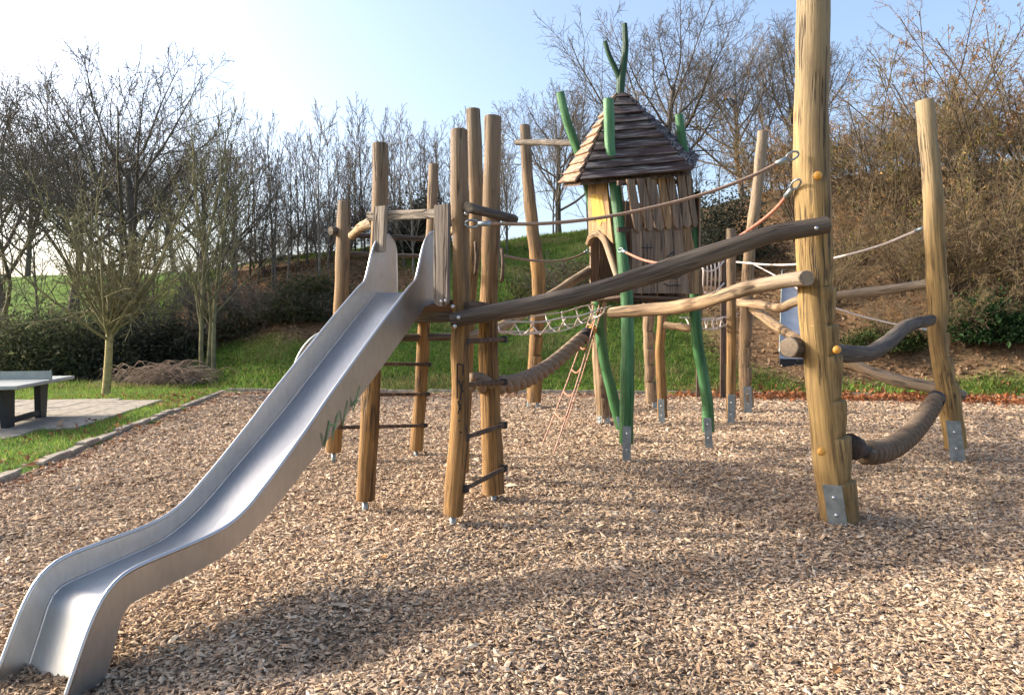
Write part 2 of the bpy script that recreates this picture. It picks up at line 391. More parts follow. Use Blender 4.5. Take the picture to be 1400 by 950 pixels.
gcol = (1-bk)*V(.1, .165, .032)+bk*V(.17, .105, .06)
m, t, b = new_mat('turf_and_litter')
a = nd(t, 'ShaderNodeAttribute', attribute_name='col'); tc = nd(t, 'ShaderNodeTexCoord')
n1 = nd(t, 'ShaderNodeTexNoise'); n1.inputs['Scale'].default_value = 9; n1.inputs['Detail'].default_value = 8; n1.inputs['Roughness'].default_value = .7
t.links.new(tc.outputs['Object'], n1.inputs['Vector'])
n2 = nd(t, 'ShaderNodeTexNoise'); n2.inputs['Scale'].default_value = .7; n2.inputs['Detail'].default_value = 5
t.links.new(tc.outputs['Object'], n2.inputs['Vector'])
c1 = mix(t, 1., a.outputs['Color'], ramp(t, n1.outputs[0], [(.3, (.45, .45, .45)), (.7, (1.5, 1.5, 1.5))]), 'MULTIPLY')
c1 = mix(t, 1., c1, ramp(t, n2.outputs[0], [(.35, (.75, .8, .75)), (.65, (1.25, 1.2, 1.1))]), 'MULTIPLY')
t.links.new(c1, b.inputs['Base Color']); b.inputs['Roughness'].default_value = .95; b.inputs['Specular IOR Level'].default_value = .1
bump(t, b, n1.outputs[0], .8, .05); M['turf'] = m
g_o = obj('ground', raw_mesh('ground', np.stack([GX, GY, GZ], -1).reshape(-1, 3), gf, gcol, 'turf', True)); tag(g_o, 'grassy ground rising into a bank behind the playground', kind='structure')

# chip bed -------------------------------------------------------------------------------
def bedz(X, Y):
    z = .022*snoise(X, Y, 1.7, 21)+.016*snoise(X, Y, 4.3, 22)
    for (cx, cy, r, h) in ((-2.32, 3.3, .3, -.07), (-1.0, 3.75, .22, -.05), (.55, 3.1, .3, -.03), (-.1, 5.2, .3, -.03), (2.2, 4.4, .3, -.03), (2.9, 5.3, .4, -.03), (-1.35, 3.9, .25, .035), (-.75, 4.05, .3, -.05), (-1.15, 4.35, .3, .05), (2.7, 6.2, .4, .03), (-.5, 6.2, .3, .02), (.2, 4.5, .35, .03), (1.9, 3.6, .3, -.03)):
        z = z+h*np.exp(-((X-cx)**2+(Y-cy)**2)/(2*r*r))
    return z
uu = np.linspace(0, 1, 140); vv = np.linspace(0, 1, 150)
bx_ = np.interp(uu, np.linspace(0, 1, len(BACK)), BACK[:, 0]); by_ = yb(bx_)
fx_ = np.linspace(xl(-6.), 19, 140)
BXg = fx_[None]+(bx_-fx_)[None]*vv[:, None]; BYg = -6.+(by_+6.)[None]*vv[:, None]
bi = np.arange(140*150).reshape(150, 140); bf = np.stack([bi[:-1, :-1], bi[:-1, 1:], bi[1:, 1:], bi[1:, :-1]], -1).reshape(-1, 4)
m, t, b = new_mat('bark_mulch')
tc = nd(t, 'ShaderNodeTexCoord'); vo = nd(t, 'ShaderNodeTexVoronoi'); vo.inputs['Scale'].default_value = 34
mp = nd(t, 'ShaderNodeMapping'); nn = nd(t, 'ShaderNodeTexNoise'); nn.inputs['Scale'].default_value = 14; nn.inputs['Detail'].default_value = 5
t.links.new(tc.outputs['Object'], nn.inputs['Vector'])
ds = mix(t, .06, tc.outputs['Object'], nn.outputs['Color'], 'ADD'); t.links.new(ds, vo.inputs['Vector'])
cc = ramp(t, vo.outputs['Color'], [(0., (.18, .12, .08)), (.5, (.33, .235, .16)), (1., (.45, .34, .24))])
t.links.new(cc, b.inputs['Base Color']); b.inputs['Roughness'].default_value = .95; b.inputs['Specular IOR Level'].default_value = .1
bump(t, b, vo.outputs['Distance'], 1., .03); M['mulch'] = m
bed = obj('woodchip_bed', raw_mesh('woodchip_bed', np.stack([BXg, BYg, bedz(BXg, BYg)-.012], -1).reshape(-1, 3), bf, None, 'mulch', True))
tag(bed, 'bed of tan bark chips under the play equipment', kind='structure')

def sample_view(n, y0, y1, p, side=1.12, extra=.8):
    """random ground points, denser towards the viewer (density ~ Y^-p), over a fan a little wider than the view"""
    u = rng.random(n); a = 2-p
    Y = (y0**a+u*(y1**a-y0**a))**(1/a) if abs(a) > 1e-6 else y0*(y1/y0)**u
    X = (rng.random(n)*2-1)*(Y*.674*side+extra); return X, Y
X, Y = sample_view(345000, 2.35, 20, 1.6)
k = in_bed(X, Y, .05); X, Y = X[k], Y[k]; N = len(X)
sz = (.0155+.00125*np.clip(Y-3, 0, 14))*rng.lognormal(0, .38, N); wd = sz*rng.uniform(.25, .5, N)
yaw = rng.uniform(0, 6.2832, N); tl = rng.normal(0, .28, N); rl = rng.normal(0, .35, N)
z = bedz(X, Y)+rng.uniform(-.006, .012, N)
ux = np.stack([np.cos(yaw)*np.cos(tl), np.sin(yaw)*np.cos(tl), np.sin(tl)], 1)
uy = np.stack([-np.sin(yaw), np.cos(yaw), np.zeros(N)], 1); uz = np.cross(ux, uy); uy2 = uy*np.cos(rl)[:, None]+uz*np.sin(rl)[:, None]; uz2 = np.cross(ux, uy2)
loc = [(-1, -.25, 0), (.15, -1, 0), (1, .2, 0), (-.2, 1, 0), (.05, .05, 1)]
bend = rng.uniform(-.3, .3, N); vs = []
for (a_, b_, c_) in loc:
    vs.append(np.stack([X, Y, z], 1)+ux*(a_*sz)[:, None]+uy2*((b_*wd)+bend*sz*(a_*a_))[:, None]+uz2*(c_*wd*.6)[:, None])
cv = np.stack(vs, 1).reshape(-1, 3); base = np.arange(N)[:, None]*5
tri = np.array([(0, 1, 4), (1, 2, 4), (2, 3, 4), (3, 0, 4)])
cf = (base[:, None, :]+tri[None]).reshape(-1, 3)
pal = np.array([(.56, .415, .285), (.63, .49, .355), (.5, .36, .24), (.41, .285, .185), (.3, .2, .13), (.16, .107, .075), (.5, .335, .215), (.67, .56, .43)])
pc = pal[rng.choice(8, N, p=[.24, .2, .18, .12, .08, .05, .08, .05])]*rng.uniform(.82, 1.12, (N, 1))
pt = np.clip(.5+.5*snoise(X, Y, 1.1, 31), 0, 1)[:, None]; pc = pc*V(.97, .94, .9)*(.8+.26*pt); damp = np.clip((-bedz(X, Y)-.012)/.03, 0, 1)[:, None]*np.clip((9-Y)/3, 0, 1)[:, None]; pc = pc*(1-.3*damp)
edge = (yb(X)-Y < 1.3) | (X-xl(Y) < .35); litter = edge & (rng.random(N) < .4); pc[litter] = np.array((.25, .11, .055))*rng.uniform(.6, 1.3, (litter.sum(), 1))
chips = obj('wood_chips', raw_mesh('wood_chips', cv, cf, np.repeat(pc, 5, 0), 'chip'))
tag(chips, 'loose tan and brown bark chips covering the play bed', 'bark chips', kind='stuff')

# kerbs -------------------------------------------------------------------------------------
def block_mesh(name, lx, ly, lz, mat, bev=.012):
    mb = MB(); boxax(mb, (0, 0, 0), (lx/2, 0, 0), (0, ly/2, 0), (0, 0, lz/2), bev); me = mb.mesh(name); me.materials.append(M[mat]); return me
kd = nrm(KL1-KL0); klen = float(np.linalg.norm(KL1-KL0)); kang = math.atan2(kd[1], kd[0])
kerb = thing('kerb', 'pale stone edging between lawn and bark chips', None, (KL0[0], KL0[1], 0)); tag(kerb, kind='structure')
kme = [block_mesh('kerb_stone', .485, .13, .22, 'kerb'), block_mesh('kerb_stone', .47, .16, .22, 'kerb', .018), block_mesh('kerb_stone', .49, .145, .22, 'kerb', .015)]
s_ = .25
while s_ < klen:
    p = kd*s_; obj('kerb_stone', kme[int(rng.integers(3))], kerb, (p[0]-.075+rng.normal(0, .022), p[1], -.055+rng.normal(0, .014)), (rng.normal(0, .02), rng.normal(0, .015), kang+rng.normal(0, .02))); s_ += .5
edging = thing('timber_edging', 'low timber edging along the foot of the grass bank', None, (-7.5, 19.98, 0)); tag(edging, kind='structure')
eme = block_mesh('edging_board', .985, .06, .24, 'kerb', .008)
for i in range(len(BACK)-1):
    a_, b_ = BACK[i], BACK[i+1]; L_ = np.linalg.norm(b_-a_); n_ = max(1, int(round(L_))); d_ = (b_-a_)/L_
    for k in range(n_):
        p = a_+d_*L_*(k+.5)/n_; q = obj('edging_board', eme, edging, (p[0]+7.5, p[1]-19.98+.03, -.04+rng.normal(0, .01)), (rng.normal(0, .015), rng.normal(0, .01), math.atan2(d_[1], d_[0])+rng.normal(0, .008))); q.scale = (L_/n_, 1, 1)

# paved patch -----------------------------------------------------------------------------
pv = thing('paved_patch', 'pale concrete paving under the table tennis table', None, (-7., 13, 0)); tag(pv, kind='structure')
pme = [block_mesh('paving_slab', .492, .492, .1, 'concrete', .006), block_mesh('paving_slab', .492, .492, .1, 'concrete', .01)]
px_ax = V(kd[1], -kd[0]); 
for i in range(9):
    for j in range(13):
        p = V(-6.72, 10.95)-px_ax*(.25+.5*i)+kd*(.25+.5*j)-V(0, 0)
        if j == 12 and i < 2: continue
        if j < 2 and i < 1: continue
        o_ = obj('paving_slab', pme[(i*7+j*3) % 2], pv, (p[0]+7, p[1]-13, .02+rng.normal(0, .0025)), (rng.normal(0, .006), rng.normal(0, .006), kang))
def on_paving(X, Y):
    q = np.stack([X+6.72, Y-10.95], -1); u = -(q@px_ax); v = q@kd
    return (u > -.02) & (u < 4.5) & (v > -.02) & (v < 6.5) & ~((v > 6) & (u < 1)) & ~((v < 1) & (u < .5))

# ------------------------------------------------------------------ table tennis table
tu = nrm(V(-.24, .97, 0)); tv = V(tu[1], -tu[0], 0); tcn = V(-8.56, 12.62, .0)
tt = thing('table_tennis_table', 'concrete table tennis table with black legs on the paving', 'table', tcn)
mb = MB(); boxax(mb, tcn+V(0, 0, .735), tu*1.37, tv*.76, V(0, 0, .028), .008); part('table_top', mb, 'table_top', tt)
mb = MB(); boxax(mb, tcn+V(0, 0, .69), tu*1.2, tv*.6, V(0, 0, .016)); part('apron', mb, 'table_leg', tt)
mb = MB(); boxax(mb, tcn+V(0, 0, .84), tv*.8, tu*.004, V(0, 0, .066)); nt_ = part('net', mb, 'net_metal', tt)
for s in (-1, 1):
    mb = MB(); boxax(mb, tcn+V(0, 0, .845)+tv*.79*s, tv*.018, tu*.022, V(0, 0, .085), .006); part('net_post', mb, 'net_metal', nt_)
mb = MB(); boxax(mb, tcn+V(0, 0, .912), tv*.775, tu*.009, V(0, 0, .009)); part('net_rail', mb, 'net_metal', nt_)
for s in (-1, 1):
    for q in (-1, 1):
        mb = MB(); c0 = tcn+tu*.72*s+tv*.4*q
        out = [c0-tu*.15*1+V(0, 0, .06), c0+tu*.13+V(0, 0, .06), c0+tu*(.2+.04*s)+V(0, 0, .675), c0-tu*(.2-.04*s)+V(0, 0, .675)]
        slab(mb, [p-tv*.05 for p in out], tv, .1); part('leg', mb, 'table_leg', tt)
for q in (-1, 1):
    mb = MB(); boxax(mb, tcn+tv*.4*q+V(0, 0, .16), tu*.6, tv*.035, V(0, 0, .045), .006); part('cross_beam', mb, 'table_leg', tt)

# ------------------------------------------------------------------ steel slide
sS = V(-.878, 6.379, 0); sD = V(-.411, -.9116, 0); sN = V(.9116, -.411, 0)
slide = thing('slide', 'long brushed steel slide running down from the climbing tower to the bark chips', 'slide', sS+sD*3.1)
rim = [(-.215, 1.9), (-.212, 2.15), (-.2, 2.31), (-.15, 2.385), (-.065, 2.418), (.03, 2.4), (.1, 2.345), (.16, 2.25), (.25, 2.03), (.3, 1.98), (.39, 1.92), (.8, 1.61), (1.38, 1.15), (1.55, 1.005), (1.82, .79), (2.03, .635), (2.12, .575), (2.24, .52), (2.42, .485), (2.75, .46), (2.89, .443), (2.965, .415), (3.025, .37), (3.07, .31), (3.125, .21), (3.24, -.05)]
bedp = [(-.215, 1.905), (.1, 1.903), (.16, 1.885), (.7, 1.475), (1.25, 1.045), (1.67, .745), (1.93, .56), (2.04, .49), (2.16, .43), (2.27, .39), (2.38, .367), (2.66, .333), (2.87, .308), (2.915, .298), (2.95, .272), (2.975, .235), (3.0, .17), (3.09, -.06)]
bot = [(-.215, 1.83), (.1, 1.80), (.2, 1.73), (.7, 1.36), (1.25, .965), (1.67, .675), (1.93, .51), (2.16, .395), (2.38, .335), (2.66, .305), (2.86, .285), (2.91, .268), (2.94, .235), (2.965, .15), (3.04, -.06)]
def resamp(pl, n):
    p = np.array(pl); d = np.concatenate([[0], np.cumsum(np.linalg.norm(np.diff(p, axis=0), axis=1))]); t = np.linspace(0, d[-1], n)
    return np.stack([np.interp(t, d, p[:, 0]), np.interp(t, d, p[:, 1])], 1)
rimS = spline(np.hstack([np.array(rim), np.zeros((len(rim), 1))]), .035)[:, :2]
bedS = spline(np.hstack([np.array(bedp), np.zeros((len(bedp), 1))]), .035)[:, :2]
botS = spline(np.hstack([np.array(bot), np.zeros((len(bot), 1))]), .035)[:, :2]
def sp(s, z, off): return sS+sD*s+sN*off+V(0, 0, z)
for sd_ in (-1, 1):
    A = resamp(rimS, 150); Bq = resamp(botS, 150); t_ = .0035; mb = MB(); vv_ = []
    for o_ in (.24-t_, .24+t_):
        for row in (A, Bq): vv_.append(np.array([sp(a[0], a[1], sd_*o_) for a in row]))
    v = np.concatenate(vv_); f = []
    for i in range(149):
        for (a0, b0) in ((0, 150), (300, 450)): f.append((a0+i, a0+i+1, b0+i+1, b0+i))
        f.append((150+i, 150+i+1, 450+i+1, 450+i)); f.append((i, i+1, 300+i+1, 300+i))
    f.append((0, 150, 450, 300)); f.append((149, 299, 599, 449)); mb.add(v, f, smooth=False)
    wl = part('side_wall', mb, 'steel', slide)
    mb = MB(); tube(mb, np.array([sp(a[0], a[1], sd_*.243) for a in resamp(rimS, 110)]), .0115, 8, .2); part('rim', mb, 'steel', wl)
    mb = MB(); tube(mb, np.array([sp(a[0], a[1]+.004, sd_*.232) for a in resamp(bedS, 110)]), .006, 6, .2); part('weld_bead', mb, 'steel', wl)
    if sd_ > 0:      # sprayed scribbles on the outer face of the near wall
        mb = MB(); k = 0
        for (s0, z0, s1, z1) in ((1.02, 1.24, 1.10, 1.07), (1.10, 1.07, 1.13, 1.17), (1.16, 1.15, 1.22, .98), (1.22, .98, 1.25, 1.09), (1.27, 1.07, 1.34, .9), (1.29, 1.0, 1.36, 1.0), (1.36, 1.03, 1.42, .86), (1.42, .86, 1.45, .96), (1.05, 1.14, 1.13, 1.11)):
            k += 1; q0, q1 = sp(s0, z0-.03, .2445+.0006*k), sp(s1, z1-.03, .2445+.0006*k); w_ = V(0, 0, .006)+sD*.006
            mb.add([q0-w_, q0+w_, q1+w_, q1-w_], [(0, 1, 2, 3)], smooth=False)
        part('graffiti', mb, 'paint_green', wl)
A = resamp(bedS, 170); mb = MB(); cols = [-.2365, -.2, -.1, 0, .1, .2, .2365]; dz = [.006, 0, -.001, -.0015, -.001, 0, .006]
v = np.concatenate([np.array([sp(a[0], a[1]+dzz, c_) for a in A]) for c_, dzz in zip(cols, dz)]); f = []
for c_ in range(6):
    for i in range(169): f.append((c_*170+i, c_*170+i+1, (c_+1)*170+i+1, (c_+1)*170+i))
v2 = v-V(0, 0, .006); n0 = len(v); f += [tuple(reversed([q+n0 for q in fc])) for fc in list(f)]
mb.add(np.vstack([v, v2]), f); part('slide_bed', mb, 'steel', slide)

# ------------------------------------------------------------------ climbing tower
def ptop(x, y, Y): return W(x, y, Y)
tower = thing('climbing_tower', 'six-post robinia climbing tower with rung ladders at the head of the steel slide', 'climbing tower', (-.95, 7.8, 0))
TP = {}
def tpost(key, base, gap, ctl, r0, r1, seed, mat='post', pin=True, sides=18):
    """ctl: photo points up the post at the base's depth"""
    Y0 = base[1]; pts = [(*(W(x, y, Y0)), 0) for x, y in ctl]; n = len(pts)
    pts = [(p[0], p[1], p[2], r0+(r1-r0)*i/(n-1)) for i, p in enumerate(pts)]
    mb = MB(); log(mb, pts, sides, .07, .055, seed=seed); o = part('post', mb, mat, tower); TP[key] = np.array(pts)
    if pin:
        b0 = np.array(pts[0][:3]); mb = MB(); tube(mb, [(b0[0], b0[1], -.1), (b0[0], b0[1], b0[2]+.02)], .026, 10, .2); part('ground_pin', mb, 'galv', o)
    return o
P1, P2, P3, P4, P5, P6 = G(615, 718), G(678, 682), G(497, 697), G(452, 630), G(569, 622), G(630, 655)
p1 = tpost('P1', P1, .1, [(619, 703), (624, 640), (630, 560), (629, 480), (631, 420), (630, 340), (628, 260), (628, 178)], .083, .068, 1)
p2 = tpost('P2', P2, .1, [(675, 674), (672, 600), (669, 520), (668, 450), (670, 360), (672, 260), (674, 160)], .1, .08, 2)
p3 = tpost('P3', P3, .1, [(499, 683), (504, 600), (509, 500), (514, 400), (519, 290), (520, 197)], .083, .071, 3)
p4 = tpost('P4', P4, .1, [(456, 617), (460, 540), (466, 420), (469, 340), (471, 276)], .093, .083, 4)
p5 = tpost('P5', P5, .1, [(569, 615), (575, 540), (580, 440), (589, 330), (593, 225)], .088, .062, 5)
p6 = tpost('P6', P6, .1, [(630, 645), (634, 560), (638, 470), (642, 400), (651, 300), (649, 220), (647, 150)], .083, .075, 6)
def at_h(key, z):
    a = TP[key]; return V(np.interp(z, a[:, 2], a[:, 0]), np.interp(z, a[:, 2], a[:, 1]), z)
def rad(key, z): a = TP[key]; return float(np.interp(z, a[:, 2], a[:, 3]))
# deck and fascia
ring = ['P3', 'P1', 'P2', 'P6', 'P5', 'P4']; DZ = 1.86
poly = np.array([at_h(k, DZ)[:2] for k in ring])
ax_ = nrm((poly[4]+poly[5]-poly[0]-poly[1])); ay_ = V(ax_[1], -ax_[0]); cen = poly.mean(0)
sv = (poly-cen)@ax_; s0 = sv.min()+.03
while s0 < sv.max()-.1:
    sm_ = s0+.06; hits = []
    for i in range(6):
        a_, b_ = poly[i]-cen, poly[(i+1) % 6]-cen; fa, fb = a_@ax_-sm_, b_@ax_-sm_
        if fa*fb < 0: q = a_+(b_-a_)*fa/(fa-fb); hits.append(q@ay_)
    if len(hits) == 2 and abs(hits[0]-hits[1]) > .2:
        c_ = cen+ax_*sm_+ay_*(hits[0]+hits[1])/2; mb = MB()
        boxax(mb, V(c_[0], c_[1], DZ-.02+rng.normal(0, .002)), V(*ay_, 0)*abs(hits[0]-hits[1])/2, V(*ax_, 0)*.057, V(0, 0, .02), .004); part('deck_board', mb, 'brown_board', tower)
    s0 += .12
def beam(a, b, hw, hh, mat, name='beam', ext=.0, bev=.006, up=V(0, 0, 1)):
    a, b = np.asarray(a, float), np.asarray(b, float); d = nrm(b-a); s_ = nrm(np.cross(d, up)); u_ = np.cross(s_, d)
    mb = MB(); boxax(mb, (a+b)/2, d*(np.linalg.norm(b-a)/2+ext), s_*hw, u_*hh, bev); return part(name, mb, mat, tower)
for i in range(6):
    k1, k2 = ring[i], ring[(i+1) % 6]
    if (k1, k2) == ('P3', 'P1'): beam(at_h(k1, DZ-.145), at_h(k2, DZ-.145), .04, .04, 'dark_log', ext=-.04)
    else: beam(at_h(k1, DZ-.09), at_h(k2, DZ-.09), .028, .07, 'brown_board', 'fascia_board', ext=-.05)
beam(at_h('P1', DZ-.08)+V(.05, -.08, .0), at_h('P2', DZ-.08)+V(.12, -.05, .0), .02, .055, 'brown_board', 'fascia_board', ext=.02)
# rails
def rail(a, b, r, mat, seed, name='handrail', bow=0.):
    mid = (np.asarray(a)+np.asarray(b))/2+V(0, 0, bow); mb = MB(); log(mb, [(*a, r), (*mid, r*.95), (*b, r)], 12, .08, .05, seed=seed); return part(name, mb, mat, tower)
rail(W(640, 284, 6.12), W(694, 300, 7.22)+V(.06, 0, 0), .045, 'dark_log', 31)
rail(W(482, 322, 9.1), W(512, 303, 6.75), .05, 'pale_log', 32, bow=.03)
rail(at_h('P4', 2.78)+V(-.05, .1, 0), at_h('P5', 2.78)+V(.05, .1, 0), .035, 'dark_log', 33)
rail(at_h('P4', 2.55)+V(0, .1, 0), at_h('P5', 2.55)+V(.1, .1, 0), .03, 'dark_log', 34)
rail(at_h('P5', 2.72)+V(0, .05, 0), at_h('P6', 2.78)+V(.02, .06, 0), .05, 'pale_log', 35, bow=.03)
rail(at_h('P4', 1.5)+V(-.05, .1, 0), at_h('P5', 1.52)+V(.35, .1, 0), .05, 'dark_log', 36, 'cross_log')
rail(W(452, 316, 9.2), W(470, 317, 9.36), .055, 'dark_log', 37, 'rail_end')
# slide entry frame
def board(x0, y0, x1, y1, Y, w_, th, mat, name='entry_board', round_=True, dirn=sN):
    a, b_ = W(x0, y0, Y), W(x1, y1, Y); d = nrm(b_-a); s_ = dirn*w_; out = []
    L_ = np.linalg.norm(b_-a); q = [a-s_, a+s_]
    bb = a+d*(L_-w_*.9)
    if round_:
        for th_ in np.linspace(0, math.pi, 9): q.append(bb+s_*math.cos(th_)+d*w_*.9*math.sin(th_))
    else: q += [b_+s_, b_-s_]
    mb = MB(); slab(mb, q, sD, th, d); return part(name, mb, mat, tower)
eb = board(607, 281, 606, 419, 6.02, .062, .05, 'grey_board')
board(523, 283, 520, 345, 6.42, .055, .05, 'grey_board', round_=False)
a, b_ = W(503, 296, 6.55), W(606, 292, 6.12); d = nrm(b_-a); mb = MB(); boxax(mb, (a+b_)/2, d*np.linalg.norm(b_-a)/2, sD*.022, V(0, 0, .038), .005); part('entry_crossbar', mb, 'grey_board', tower)
for (x, y) in ((603, 412), (609, 411)): bolt(eb, W(x, y, 5.955), sD, BOLT_S)
bolt(p1, W(637, 292, 6.14), V(.6, -.8, 0), BOLT); bolt(p1, W(619, 419, 6.0), V(-.2, -1, 0), BOLT); bolt(p4, W(482, 312, 9.2), V(0, -1, 0), BOLT_S)
# ladder rungs P1-P2 and P4-P5 with clamps
for (ya, yb_) in ((467, 464), (526, 522), (598, 581), (668, 640)):
    a, b_ = W(636, ya, 6.19), W(689, yb_, 7.12); mb = MB()
    tube(mb, [(*(a), .017), (*(a+(b_-a)*.16+V(0, 0, .0)), .02), (*((a+b_)/2), .024), (*(a+(b_-a)*.86), .022), (*b_, .02)], .02, 8, .08); rg = part('rung', mb, 'brown_board', tower)
    for q, e_ in ((a, -.01), (b_, .01)):
        mb = MB(); boxax(mb, q, nrm(b_-a)*.028, V(0, 0, .03), nrm(np.cross(b_-a, V(0, 0, 1)))*.03, .006); part('clamp', mb, 'rubber', rg)
for z_ in (.42, .82, 1.2):
    a, b_ = at_h('P4', z_)+V(-.02, -.09, 0), at_h('P5', z_-.03)+V(.1, -.06, 0); mb = MB(); tube(mb, [(*a, .02), (*((a+b_)/2), .024), (*b_, .02)], .02, 8, .1); rg = part('rung', mb, 'brown_board', tower)
    mb = MB(); boxax(mb, b_, V(.025, 0, 0), V(0, .025, 0), V(0, 0, .025), .005); part('clamp', mb, 'rubber', rg)
# grab handles
for key, x, y0, y1, Y in (('P2', 685, 343, 381, 7.1), ('P6', 649, 334, 372, 8.05)):
    a, b_ = W(x, y0, Y), W(x, y1, Y); mb = MB(); tube(mb, [a+V(0, .05, .02), a+V(.01, -.03, 0), (a+b_)/2+V(.02, -.05, 0), b_+V(.01, -.03, 0), b_+V(0, .05, -.02)], .017, 8, .04); part('grab_handle', mb, 'brown_board', tower)
# white steel hoop seen past the slide
mb = MB(); tube(mb, [W(402, 506, 9.), W(407, 490, 9.), W(418, 472, 9.02), (W(432, 459, 9.05)), W(447, 455, 9.1), W(461, 459, 9.2)], .022, 8, .05); part('steel_hoop', mb, 'net_metal', tower)
# black felt-pen scrawl down the front post
mb = MB(); k = 0; 
for (x0, y0, x1, y1) in ((625, 497, 625, 545), (625, 497, 633, 499), (633, 499, 633, 512), (633, 512, 626, 520), (627, 520, 633, 536), (633, 520, 629, 548), (626, 548, 630, 560), (630, 552, 626, 566), (627, 574, 629, 576), (629, 590, 631, 592)):
    k += 1; q0, q1 = W(x0, y0, P1[1]-.089-.0004*k), W(x1, y1, P1[1]-.089-.0004*k); w_ = V(.006, 0, .004)
    mb.add([q0-w_, q0+w_, q1+w_, q1-w_], [(0, 1, 2, 3)], smooth=False)
part('graffiti', mb, 'paint_black', p1)

# ------------------------------------------------------------------ single posts of the climbing course
def shoe(root, base, ang, r, h, wdt=.05, up=V(0, 0, 1)):
    """flat galvanised plate bolted to a post's foot, facing ang"""
    d = V(math.cos(ang), math.sin(ang), 0); s_ = V(-d[1], d[0], 0); c_ = np.asarray(base)+d*(r+.004)+up*(h/2-.03)
    mb = MB(); boxax(mb, c_, s_*wdt, d*.007, up*(h/2+.03), .003); pl = part('foot_plate', mb, 'galv', root)
    for q in (.32, .72): bolt(pl, np.asarray(base)+d*(r+.011)+up*h*q, d, BOLT_S if r < .1 else BOLT)
    return pl
def single_post(name, label, base, ctl, r0, r1, seed, mat='tall', shoes=(), notch=None, sides=22, group=None, lob=.05):
    root = thing(name, label, 'post', (base[0], base[1], 0), group); Y0 = base[1]
    pts = [W(x, y, Y0) for x, y in ctl]; n = len(pts); zz = [p[2] for p in pts]
    pts = [(p[0], p[1], p[2], r0+(r1-r0)*(p[2]-zz[0])/(zz[-1]-zz[0])) for p in pts]
    mb = MB(); log(mb, pts, sides, .055, lob, seed=seed, notch=notch); part('shaft', mb, mat, root)
    up = nrm(np.array(pts[1][:3])-np.array(pts[0][:3]))
    for (ang, r, h, wd_) in shoes: shoe(root, V(pts[0][0], pts[0][1], 0), math.radians(ang), r, h, wd_, up)
    return root, np.array(pts)
BPb = G(1147, 717)
bp, bpp = single_post('climbing_post', 'thickest and tallest notched log post, cut off by the top edge, holding several beams', BPb,
    [(1150, 712), (1141, 650), (1131, 560), (1123, 470), (1117, 400), (1112, 300), (1109, 200), (1110, 100), (1111, 0), (1106, -60)], .158, .128, 41,
    shoes=((240, .16, .36, .072),), notch=(math.radians(-20), [.33, .7, 1.0, 1.37, 1.62, 1.93], .038, .26), sides=48, lob=.035)
for (x, y) in ((1118, 240), (1144, 478), (1123, 617)): bolt(bp, W(x, y, BPb[1]-.155), V(-.1, -1, 0), CAPM, 'bolt_cap')
RPb = G(1304, 628)
rp, rpp = single_post('climbing_post', 'tall pale crooked log post at the right with a bare steel foot plate', RPb,
    [(1306, 612), (1300, 560), (1292, 510), (1284, 470), (1283, 420), (1281, 380), (1277, 320), (1275, 260), (1270, 200), (1264, 132)], .135, .1, 42,
    shoes=((252, .13, .5, .08),), notch=(math.radians(-10), [.8, 1.12, 1.45], .035, .25), sides=36, lob=.06)
BLb = G(729, 557)
bl, blp = single_post('climbing_post', 'tall log post left of the playhouse with a thin bar at its top', BLb,
    [(730, 549), (732, 490), (735, 440), (736, 380), (728, 310), (722, 250), (717, 168)], .16, .11, 43, 'post', shoes=((195, .13, .45, .06), (-60, .13, .15, .04)), notch=(math.radians(-30), [.5, .95, 1.35], .05, .3), sides=30)
RB1b = G(1020, 562)
rb1, rb1p = single_post('climbing_post', 'tall grey leaning log post behind the thick dark beam', RB1b,
    [(1021, 557), (1019, 500), (1020, 450), (1021, 400), (1026, 330), (1034, 270), (1043, 180)], .13, .1, 44, 'pale_log', shoes=((-95, .12, .5, .075),), notch=(math.radians(-25), [.4, .8, 1.2], .05, .25), sides=28)
RB2b = G(998, 578)
rb2, rb2p = single_post('climbing_post', 'thin smooth orange-brown log post with a short top beside the playhouse', RB2b,
    [(999, 572), (1000, 480), (1000, 400), (999, 313)], .083, .078, 45, 'post', shoes=((-100, .08, .5, .06),), sides=18, lob=.02)
W1b = G(822, 580)
w1, w1p = single_post('climbing_post', 'notched log post just behind the green legs of the playhouse', W1b,
    [(826, 571), (823, 520), (820, 470), (818, 400), (814, 320), (810, 250)], .14, .1, 46, 'pale_log', shoes=((-70, .12, .16, .05), (-130, .12, .16, .05)), notch=(math.radians(-30), [.35, .75, 1.15], .05, .28), sides=28)
W2b = G(888, 557)
w2, w2p = single_post('climbing_post', 'notched log post with a black foot seen under the playhouse floor', W2b,
    [(891, 549), (889, 500), (887, 440), (888, 380), (889, 330)], .13, .12, 47, 'pale_log', shoes=((-60, .11, .15, .06),), notch=(math.radians(-40), [.4, .75, 1.1, 1.45], .06, .25), sides=28)
W3b = G(904, 578)
w3, w3p = single_post('climbing_post', 'thin curved log post with a long steel plate under the playhouse floor', W3b,
    [(906, 570), (904, 520), (902, 480), (905, 440), (908, 400), (908, 350)], .085, .08, 48, 'post', shoes=((-110, .08, .42, .055),), sides=18)

